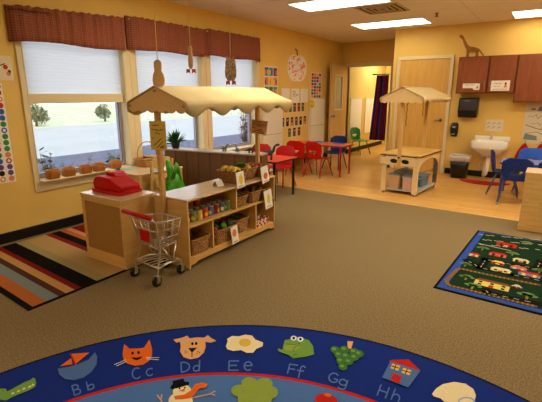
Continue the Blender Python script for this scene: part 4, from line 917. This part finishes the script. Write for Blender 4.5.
for sx in (-1, 1):
    b = MB(birch); b.box(sx * .235 - .035, sx * .235 + .035, y0 + .022, y0 + .07, .03, .428); l = b.build('leg', t, bevel=.004)
    b = MB(steel); b.lathe([(.018, 0), (.02, .012), (.012, .0295)], (sx * .235, y0 + .045, 0), 10); b.build('foot_cap', l)
    b = MB(steel); b.box(sx * .235 - .03, sx * .235 + .03, y1 - .06, y1 - .02, .07, .56); l = b.build('leg', t, bevel=.004)
    b = MB(black_p); b.lathe([(.012, -.01), (.034, -.01), (.034, .01), (.012, .01)], n=14, M=Matrix.Translation((sx * .235, y1 - .04, .0345)) @ Matrix.Rotation(PI / 2, 4, 'Y')); b.build('caster', l)
b = MB(mat('grey_board', 'B4AD9A', .5, .3)); b.box(-w + .01, w - .01, y0 + .071, y1 - .065, .05, .068); b.build('lower_shelf', t)
b = MB(steel)
for z in (.25, .33): b.tube([(.27, y0 + .07, z), (.27, y1 - .02, z)], .006)
b.build('side_rail', t)
for y, nm in ((y0 - .022, 'post'), (y1 + .0, 'post')):
    b = MB(post_wood); b.box(-.025, .025, y - .0, y + .02, .4 if y < 0 else .3, 1.49); b.build('post', t, bevel=.003)
b = MB(black_p); b.lathe([(.014, 0), (.014, .012)], n=12, M=Matrix.Translation((0, y0 - .022, .55)) @ Matrix.Rotation(PI / 2, 4, 'X')); b.build('bolt', t)
awning(t, 0, y0 - .09, y1 + .14, .3, 1.525, 1.39, .05, .03, 6)
gar = mat('garland', 'A87A48', .7, .1, noise=.4, nscale=60)
for x, y, z0, z1, lab in ((.045, y0 + .03, 1.0, 1.33, 'brown garland hanging on the front post of the play stand'), (-.045, y1 - .03, 1.1, 1.33, 'short brown garland hanging on the back post of the play stand')):
    b = MB(gar); n = int((z1 - z0) / .025)
    for k in range(n): b.ball((.006 * math.sin(k * 1.7), .005 * math.cos(k * 2.1), k * .025), (.009, .008, .015), 8, 5)
    o = b.build('hanging_garland', loc=tuple(Matrix.Rotation(math.radians(-5), 3, 'Z') @ V((x, y, 0)) + V((-1.735, 6.42, z0)))); tag(o, lab, 'garland', 'garlands on the play stand')
def bin_(label, lx, ly, w, d, h, m, lm):
    p = Matrix.Rotation(math.radians(-5), 3, 'Z') @ V((lx, ly, 0)) + V((-1.735, 6.42, .0685))
    t = thing('storage_bin', label, 'bin', p, math.radians(-5), 'storage bins under the play stand')
    b = MB(m); b.loft([rrect(w * .88, d * .88, .02, 0), rrect(w, d, .025, h - .02), rrect(w + .015, d + .015, .03, h - .02), rrect(w + .015, d + .015, .03, h)]); b.build('tub', t)
    b = MB(lm); b.loft([rrect(w + .02, d + .02, .03, h + .0005), rrect(w + .02, d + .02, .03, h + .012), rrect(w * .8, d * .8, .03, h + .016)]); b.build('lid', t)
greyblue = mat('grey_blue_lid', '7C8A94', .5, .3); btub = mat('beige_tub', 'C8A87C', .5, .3); ptub = mat('pink_tub', 'D2A898', .5, .3); btu = mat('blue_tub', '5A7E9A', .5, .3)
bin_('beige storage bin with grey lid at the front left under the play stand', -.1, -.26, .17, .2, .2, btub, greyblue)
bin_('pinkish storage bin with grey lid at the front right under the play stand', .1, -.26, .15, .2, .19, ptub, greyblue)
bin_('blue storage bin at the back right under the play stand', .12, .1, .2, .34, .16, btu, btu)
bin_('grey storage bin at the back left under the play stand', -.12, .1, .2, .34, .2, greyblue, greyblue)
# ------------------------------------------------------------------ wooden cabinet at the right edge
t = thing('storage_cabinet', 'light wooden cabinet at the right edge before the lavender table', 'cabinet', (.22, 5.25, 0))
b = MB(maple); b.box(-.395, .395, -.165, .165, .062, .61); b.build('body', t, bevel=.004)
b = MB(maple_top); b.box(-.4, .4, -.17, .17, .611, .635); b.build('top_board', t, bevel=.006)
b = MB(maple); b.box(-.4, .4, -.175, -.155, 0, .06); b.box(-.4, .4, .15, .165, 0, .06); b.build('plinth', t, bevel=.004)
# ------------------------------------------------------------------ striped rug
t = MB([mat('rug_' + n, h, .95, .05, noise=.12, nscale=120) for n, h in (('black', '15110E'), ('orange', 'B0622C'), ('greyblue', '78807A'), ('brown', '4E2E20'), ('tan', 'B88A4E'), ('darkred', '7A1C16'), ('olive', '9C8C58'), ('beige', 'B0905A'), ('salmon', 'C88A5A'))])
st = [(0, .04, 0), (.04, .135, 1), (.135, .225, 2), (.225, .28, 3), (.28, .35, 4), (.35, .4, 5), (.4, .535, 0), (.535, .62, 6), (.62, .83, 7), (.83, .89, 5), (.89, .985, 0), (.985, 1.05, 1), (1.05, 1.11, 8), (1.11, 1.24, 5), (1.24, 1.34, 3), (1.34, 1.44, 7), (1.44, 1.6, 0)]
SH = .06
for a, c, k in st: t.use(k).loft([[V((x, y - SH * x, z)) for y, z in ((a, 0), (c, 0), (c, .008), (a, .008))] for x in (-1.46, -.022)])
t.use(0).box(-.022, 0, 0, 1.6, 0, .008)
o = t.build('striped_rug', loc=(-2.792, 1.22, .0006)); tag(o, 'striped rug of red, black, tan and orange bands under the register cabinet', 'rug')
# ------------------------------------------------------------------ play-town rug
cols = (('navy', '2E4A90'), ('green', '152C17'), ('road', '14140F'), ('line', 'B8B49A'), ('bldred', 'A8221C'), ('bldyel', 'C8B456'), ('bldblue', '5A7494'), ('pink', 'B85A4E'), ('tree', '5E7E44'), ('trunk', '8A6A38'), ('brick', '6E4426'), ('edge', '0E0F14'))
PR = MB([mat('town_' + n, h, .95, .05, noise=.1, nscale=90) for n, h in cols])
X0, X1, Y0, Y1 = -.56, 1.55, 3.075, 4.765
PR.use(11).box(X0, X1, Y0, Y1, .0006, .008); PR.use(0).box(X0 + .02, X1 - .02, Y0 + .02, Y1 - .02, .0079, .0086)
Z = [.0088]
def pq(k, x0, x1, y0, y1, dz=0): PR.use(k).poly([(x0, y0, Z[0] + dz), (x1, y0, Z[0] + dz), (x1, y1, Z[0] + dz), (x0, y1, Z[0] + dz)])
pq(1, X0 + .075, X1 - .075, Y0 + .075, Y1 - .04)
def road(pts, w=.07):
    for (xa, ya), (xb, yb) in zip(pts, pts[1:]):
        d = V((xb - xa, yb - ya)); L = d.length; d /= L; n = V((-d.y, d.x)) * w / 2; e = d * w / 2
        A, B = V((xa, ya)) - e, V((xb, yb)) + e
        PR.use(2).poly([(A.x + n.x, A.y + n.y, Z[0] + .0004), (B.x + n.x, B.y + n.y, Z[0] + .0004), (B.x - n.x, B.y - n.y, Z[0] + .0004), (A.x - n.x, A.y - n.y, Z[0] + .0004)])
        k = 0.02
        while k < L - .03:
            p = V((xa, ya)) + d * k; q = V((xa, ya)) + d * (k + .035); m = n * .09
            PR.use(3).poly([(p.x + m.x, p.y + m.y, Z[0] + .0008), (q.x + m.x, q.y + m.y, Z[0] + .0008), (q.x - m.x, q.y - m.y, Z[0] + .0008), (p.x - m.x, p.y - m.y, Z[0] + .0008)]); k += .07
def brick_line(pts, w=.03):
    for (xa, ya), (xb, yb) in zip(pts, pts[1:]):
        d = V((xb - xa, yb - ya)); L = d.length; d /= L; n = V((-d.y, d.x)) * w / 2
        PR.use(10).poly([(xa + n.x, ya + n.y, Z[0] + .0004), (xb + n.x, yb + n.y, Z[0] + .0004), (xb - n.x, yb - n.y, Z[0] + .0004), (xa - n.x, ya - n.y, Z[0] + .0004)])
        k = 0
        while k < L - .02:
            p = V((xa, ya)) + d * k; q = p + d * .012; PR.use(9).poly([(p.x + n.x, p.y + n.y, Z[0] + .0007), (q.x + n.x, q.y + n.y, Z[0] + .0007), (q.x - n.x, q.y - n.y, Z[0] + .0007), (p.x - n.x, p.y - n.y, Z[0] + .0007)]); k += .03
def house(x, y, w, h, k, kr, rows=2):
    w *= .85; h *= .8
    pq(k, x - w / 2, x + w / 2, y, y + h, .001); PR.use(kr).poly([(x - w / 2 - .01, y + h, Z[0] + .0012), (x + w / 2 + .01, y + h, Z[0] + .0012), (x + w / 2 - .02, y + h + .045, Z[0] + .0012), (x - w / 2 + .02, y + h + .045, Z[0] + .0012)])
    n = max(2, int(w / .06))
    for r in range(rows):
        for c in range(n):
            xx = x - w / 2 + w * (c + .5) / n; yy = y + h * (r + .5) / rows; pq(2 if k != 6 else 5, xx - .012, xx + .012, yy - .015, yy + .015, .0014)
    pq(4 if k != 4 else 5, x - .016, x + .016, y, y + h * .45, .0018)
def rtree(x, y, s=1):
    s *= .82
    pq(9, x - .008 * s, x + .008 * s, y - .06 * s, y + .01 * s, .001)
    for ox, oy, r in ((-.03, .02, .032), (.03, .02, .03), (0, .045, .036), (0, .015, .03)): PR.use(8).poly([(x + (ox + r * math.cos(a) * 1.3) * s, y + (oy + r * math.sin(a) * .8) * s, Z[0] + .0012) for a in [2 * PI * k / 10 for k in range(10)]])
fp = lambda cx, cy: (lambda p: (p.x, p.y))(floor_point(430 + cx / 4.02, 225 + cy / 4.02))
brick_line([fp(90, 255), fp(75, 235), fp(120, 183), fp(250, 210), fp(450, 248)]); brick_line([fp(90, 255), fp(270, 296), fp(450, 338)])
x, y = fp(255, 262); house(x, y, .28, .12, 5, 10); x, y = fp(295, 88); house(x, y - .02, .2, .09, 4, 4); x, y = fp(265, 132); house(x, y, .16, .08, 7, 4); x, y = fp(360, 155); house(x, y, .14, .07, 5, 3)
x, y = fp(270, 165); house(x, y, .11, .06, 4, 5, 1); x, y = fp(285, 195); house(x, y, .17, .06, 5, 3, 1); x, y = fp(355, 185); house(x, y, .14, .05, 6, 7, 1); x, y = fp(400, 213); house(x, y, .18, .07, 6, 4); x, y = fp(170, 133); house(x, y, .1, .07, 6, 4); x, y = fp(358, 262); house(x, y, .07, .03, 7, 3, 1)
for cx, cy, s in ((155, 222, 1), (185, 258, 1.1), (205, 100, 1), (375, 75, 1), (145, 168, .9), (325, 120, 1), (405, 295, 1.2), (440, 190, 1)): x, y = fp(cx, cy); rtree(x, y, s)
road([fp(150, 150), fp(205, 180), fp(330, 205), fp(460, 232)]); road([fp(205, 180), fp(222, 145), fp(330, 165), fp(420, 178)]); road([fp(235, 270), fp(250, 285), fp(450, 325)]); road([fp(430, 175), fp(440, 148)])
for k in range(26):
    x, y = fp(190 + (k * 37) % 250, 42 + (k * 23) % 60); pq(3, x - .02, x + .02, y - .006, y + .006, .0005)
for k in range(12): x, y = fp(190 + k * 11, 80 + k * 2.4); pq(3, x - .014, x + .014, y - .006, y + .006, .0006)
for k in range(9):
    xx = .6 + (k % 3) * .33; yy = 3.35 + (k // 3) * .42; house(xx, yy, .18, .08, [5, 6, 7][k % 3], [4, 3, 10][k % 3]); rtree(xx + .15, yy)
o = PR.build('play_town_rug', loc=(.1, 3.9, 0)); o.data.transform(Matrix.Translation((-.1, -3.9, 0))); o.rotation_euler.z = math.radians(-2.3); tag(o, 'green play-town rug with roads, houses and blue border at the right', 'rug')
# ------------------------------------------------------------------ alphabet rug
acol = (('navy', '1A2D76'), ('red', 'B4261E'), ('blue', '4A70A6'), ('black', '14121A'), ('orange', 'D8641E'), ('slate', '4C6A9A'), ('peach', 'D8A268'), ('cream', 'E2CFA0'), ('yellow', 'D8AE48'), ('green', '6E9440'), ('lime', '8A9C40'), ('letter', '5A76B4'), ('dkgreen', '3E6E34'), ('white', 'D8DCE0'), ('mid', '8CA0C8'))
AI = {n: i for i, (n, h) in enumerate(acol)}
A = MB([mat('alphabet_' + n, h, .95, .05, noise=.07, nscale=140) for n, h in acol])
ctr = V((-.464, .342)); rad = 1.8305
def disc(k, c, r, z, r2=None, n=128):
    A.use(AI[k]); P = [V((c.x + r * math.cos(2 * PI * j / n), c.y + r * math.sin(2 * PI * j / n), z)) for j in range(n)]
    if r2 is None: A.poly(P)
    else: A.loft([P, [V((c.x + r2 * math.cos(2 * PI * j / n), c.y + r2 * math.sin(2 * PI * j / n), z)) for j in range(n)]], True, False)
A.use(AI['black']).loft([[V((ctr.x + rad * math.cos(2 * PI * j / 128), ctr.y + rad * math.sin(2 * PI * j / 128), z)) for j in range(128)] for z in (.0006, .009)], True, False)
disc('black', ctr, rad, .009, rad - .014); disc('navy', ctr, rad - .014, .009)
c2 = V((-.489, .299)); disc('red', c2, 1.385, .0095); disc('blue', c2, 1.362, .01)
LAY = [.0105]
CR = {4: (0, 330, 4.517), 5: (100, 320, 4.517), 6: (210, 320, 4.517), 7: (310, 330, 4.517), 8: (420, 340, 4.443)}
def art(crop, k, pts, lift=0):
    x0, y0, s = CR[crop]; LAY[0] += .00002
    A.use(AI[k]).poly([floor_point(x0 + a / s, y0 + c / s) + V((0, 0, LAY[0] + lift)) for a, c in pts])
def ell(crop, k, cx, cy, rx, ry, rotd=0, n=22):
    a0 = math.radians(rotd)
    art(crop, k, [(cx + rx * math.cos(t) * math.cos(a0) - ry * math.sin(t) * math.sin(a0), cy + rx * math.cos(t) * math.sin(a0) + ry * math.sin(t) * math.cos(a0)) for t in [2 * PI * j / n for j in range(n)]])
def stroke(crop, k, pts, w):
    for (xa, ya), (xb, yb) in zip(pts, pts[1:]):
        d = V((xb - xa, yb - ya)); 
        if d.length < 1e-6: continue
        d.normalize(); n = V((-d.y, d.x)) * w / 2; e = d * w * .3
        art(crop, k, [(xa - e.x + n.x, ya - e.y + n.y), (xb + e.x + n.x, yb + e.y + n.y), (xb + e.x - n.x, yb + e.y - n.y), (xa - e.x - n.x, ya - e.y - n.y)])
def arc(cx, cy, rx, ry, a0, a1, n=12): return [(cx + rx * math.cos(math.radians(a0 + (a1 - a0) * j / n)), cy + ry * math.sin(math.radians(a0 + (a1 - a0) * j / n))) for j in range(n + 1)]
GL = {'B': [[(.1, 0), (.1, 1)], [(.1, 1)] + arc(.45, .76, .35, .24, 90, -90) + [(.1, .52)], [(.1, .52)] + arc(.5, .26, .42, .26, 90, -90) + [(.1, 0)]],
      'b': [[(.1, 0), (.1, 1)], arc(.5, .28, .38, .28, 160, -170)], 'C': [arc(.55, .5, .48, .5, 55, 310)], 'c': [arc(.55, .32, .45, .32, 50, 310)],
      'D': [[(.1, 0), (.1, 1)], [(.1, 1)] + arc(.25, .5, .7, .5, 90, -90) + [(.1, 0)]], 'd': [[(.85, 0), (.85, 1)], arc(.48, .28, .38, .28, 20, 340)],
      'E': [[(.95, 1), (.1, 1), (.1, 0), (.95, 0)], [(.1, .52), (.8, .52)]], 'e': [[(.1, .36), (.92, .4)] + arc(.52, .34, .42, .34, 10, 310)],
      'F': [[(.95, 1), (.1, 1), (.1, 0)], [(.1, .52), (.75, .52)]], 'f': [arc(.65, .72, .25, .28, 30, 180) + [(.4, -.25)], [(.1, .48), (.8, .48)]],
      'G': [arc(.55, .5, .48, .5, 50, 330) + [(.95, .42), (.6, .42)]], 'g': [arc(.5, .36, .38, .3, 0, 360), [(.88, .65), (.88, -.1)] + arc(.5, -.1, .38, .26, 0, -150)],
      'H': [[(.1, 0), (.1, 1)], [(.9, 0), (.9, 1)], [(.1, .5), (.9, .5)]], 'h': [[(.1, 0), (.1, 1)], arc(.5, .3, .38, .3, 170, 0) + [(.88, 0)]]}
def letter(crop, ch, o, r, u):
    for s in GL[ch]: stroke(crop, 'letter', [(o[0] + p[0] * r[0] + p[1] * u[0], o[1] + p[0] * r[1] + p[1] * u[1]) for p in s], 5.8)
letter(4, 'B', (335, 305), (36, -12), (-13, -43)); letter(4, 'b', (396, 283), (36, -13), (-8, -38))
letter(5, 'C', (146, 278), (42, -9), (-4, -48)); letter(5, 'c', (208, 264), (36, -8), (-3, -50))
letter(5, 'D', (364, 245), (44, -5), (-2, -44)); letter(5, 'd', (418, 242), (36, -4), (2, -46))
letter(6, 'E', (80, 236), (50, 0), (2, -42)); letter(6, 'e', (150, 236), (42, 2), (2, -58))
letter(6, 'F', (346, 250), (42, 6), (10, -42)); letter(6, 'f', (386, 256), (40, 6), (10, -42))
letter(7, 'G', (76, 238), (44, 14), (14, -40)); letter(7, 'g', (122, 256), (44, 12), (14, -42))
letter(7, 'H', (298, 304), (46, 16), (18, -48)); letter(7, 'h', (362, 322), (40, 16), (18, -46))
# alligator, boat
art(4, 'green', [(0, 325), (0, 285), (30, 292), (70, 270), (110, 248), (140, 236), (150, 226), (160, 230), (165, 250), (160, 268), (130, 285), (90, 300), (50, 318), (30, 330)]); art(4, 'green', [(0, 276), (28, 276), (35, 290), (0, 300)])
for x, y in ((60, 300), (85, 290), (110, 279), (135, 270), (150, 262)): art(4, 'cream', [(x - 9, y + 4), (x, y - 9), (x + 9, y - 3)])
art(4, 'slate', [(262, 185), (300, 178), (345, 168), (400, 145), (430, 110), (440, 130), (438, 165), (415, 200), (380, 225), (335, 238), (295, 232), (270, 212)])
art(4, 'orange', [(322, 118), (405, 112), (345, 162)]); art(4, 'orange', [(272, 174), (322, 138), (330, 165)]); art(4, 'red', [(318, 118), (324, 116), (346, 168), (340, 170)])
# cat
art(5, 'orange', [(103, 165), (110, 118), (135, 140), (175, 138), (200, 135), (224, 98), (236, 140), (236, 170), (222, 195), (195, 212), (160, 217), (125, 208), (108, 192)])
ell(5, 'black', 148, 160, 6, 7); ell(5, 'black', 175, 157, 6, 7); art(5, 'black', [(140, 178), (165, 180), (196, 174), (180, 188), (166, 192), (152, 188)])
for a, c in (((118, 190), (66, 212)), ((120, 198), (76, 218)), ((210, 180), (268, 180)), ((212, 186), (266, 190))): stroke(5, 'white', [a, c], 2.5)
# dog
art(5, 'peach', [(332, 98), (345, 112), (362, 108), (366, 130), (362, 152), (378, 178), (410, 188), (445, 180), (470, 158), (478, 130), (476, 108), (500, 112), (526, 104), (498, 88), (488, 78), (470, 90), (440, 88), (405, 92), (395, 80), (370, 90)])
ell(5, 'black', 418, 117, 6, 7); ell(5, 'black', 435, 116, 6, 7); art(5, 'black', [(398, 137), (440, 135), (416, 158)]); stroke(5, 'black', [(416, 155), (416, 176)], 4)
for x, y in ((385, 150), (385, 160), (393, 155), (443, 153), (450, 158), (440, 162)): ell(5, 'black', x, y, 2.5, 2.5)
# egg
art(6, 'cream', [(72, 128), (80, 108), (78, 95), (100, 82), (130, 84), (160, 76), (190, 80), (205, 98), (240, 112), (238, 128), (210, 140), (195, 158), (165, 158), (140, 146), (105, 150), (78, 142)]); ell(6, 'yellow', 158, 112, 27, 18)
# frog
art(6, 'green', [(338, 100), (360, 98), (372, 84), (410, 88), (425, 95), (445, 100), (465, 128), (470, 165), (440, 175), (375, 184), (355, 168), (330, 160), (308, 150), (306, 138), (328, 146), (330, 128)])
art(6, 'lime', [(332, 128), (370, 118), (410, 122), (405, 138), (370, 150), (340, 146)]); stroke(6, 'dkgreen', arc(410, 150, 35, 26, 170, 270), 3); stroke(6, 'dkgreen', [(375, 168), (392, 165)], 4); stroke(6, 'dkgreen', [(345, 118), (380, 122), (408, 116)], 3)
for x, y in ((378, 92), (408, 97)): ell(6, 'white', x, y, 14, 11); ell(6, 'black', x, y, 6, 6)
# grapes
art(7, 'peach', [(168, 60), (195, 62), (185, 96), (170, 92)])
for x, y in ((112, 100), (155, 98), (198, 108), (222, 118), (130, 122), (162, 128), (200, 134), (138, 150), (175, 154), (148, 178)): ell(7, 'dkgreen', x, y, 21, 16, 10); ell(7, 'green', x - 4, y - 4, 10, 6, 10)
# house
art(7, 'slate', [(362, 152), (498, 196), (442, 272), (325, 226)]); art(7, 'red', [(356, 152), (368, 146), (445, 144), (498, 196), (400, 165)])
for x, y in ((384, 180), (434, 200)):
    art(7, 'yellow', [(x - 14, y - 18), (x + 24, y - 6), (x + 14, y + 16), (x - 22, y + 4)]); stroke(7, 'black', [(x + 4, y - 12), (x - 4, y + 10)], 4); stroke(7, 'black', [(x - 18, y - 6), (x + 18, y + 4)], 4)
art(7, 'red', [(376, 206), (416, 222), (402, 254), (360, 238)])
# igloo
art(8, 'cream', [(52, 252), (70, 228), (100, 208), (150, 198), (200, 206), (235, 230), (247, 258), (240, 285), (120, 300), (90, 272), (60, 262)]); ell(8, 'mid', 205, 285, 38, 20); ell(8, 'cream', 205, 288, 30, 16)
# snowman, bush, apple in the inner field
ell(5, 'cream', 365, 380, 55, 42); ell(5, 'cream', 372, 335, 42, 30, -8); art(5, 'black', [(316, 318), (330, 300), (328, 288), (378, 276), (382, 290), (402, 292), (404, 304), (360, 318), (326, 326)]); art(5, 'orange', [(356, 334), (386, 320), (382, 336)])
art(5, 'orange', [(335, 356), (380, 350), (412, 330), (430, 302), (460, 294), (488, 300), (480, 318), (452, 320), (436, 340), (410, 366), (370, 372), (340, 372)]); stroke(5, 'peach', [(420, 364), (500, 346), (520, 334)], 5); stroke(5, 'peach', [(500, 346), (518, 352)], 5); stroke(5, 'peach', [(260, 352), (280, 380)], 6); stroke(5, 'peach', [(280, 350), (276, 372)], 5)
ell(5, 'black', 360, 322, 4, 4); ell(5, 'black', 384, 318, 4, 4)
for x, y, rx, ry in ((135, 332, 40, 28), (178, 295, 36, 24), (245, 300, 38, 26), (270, 340, 38, 30), (200, 345, 60, 40), (165, 372, 40, 26), (240, 372, 40, 26)): ell(6, 'lime', x, y, rx, ry)
ell(7, 'red', 72, 330, 52, 30, 10); ell(7, 'orange', 80, 306, 16, 8, 10)
tag(A.build('alphabet_rug'), 'round blue alphabet rug with pictures and letters in the foreground', 'rug')
# ------------------------------------------------------------------ sky
w = bpy.data.worlds.new('sky'); S.world = w; w.use_nodes = True; nt = w.node_tree; bg = nt.nodes['Background']
sk_ = nt.nodes.new('ShaderNodeTexSky'); sk_.sky_type = 'HOSEK_WILKIE'; sk_.turbidity = 8; sk_.ground_albedo = .5; sk_.sun_direction = V((.5, -.4, .75)).normalized()
mxn = nt.nodes.new('ShaderNodeMix'); mxn.data_type = 'RGBA'; mxn.inputs[0].default_value = .75; mxn.inputs[7].default_value = (.88, .95, 1, 1)
nt.links.new(sk_.outputs[0], mxn.inputs[6]); nt.links.new(mxn.outputs[2], bg.inputs[0]); bg.inputs[1].default_value = 2.8
S.view_settings.view_transform = 'Standard'; S.view_settings.look = 'None'; S.view_settings.gamma = 1; S.view_settings.use_curve_mapping = False
S.view_settings.exposure = 0.0
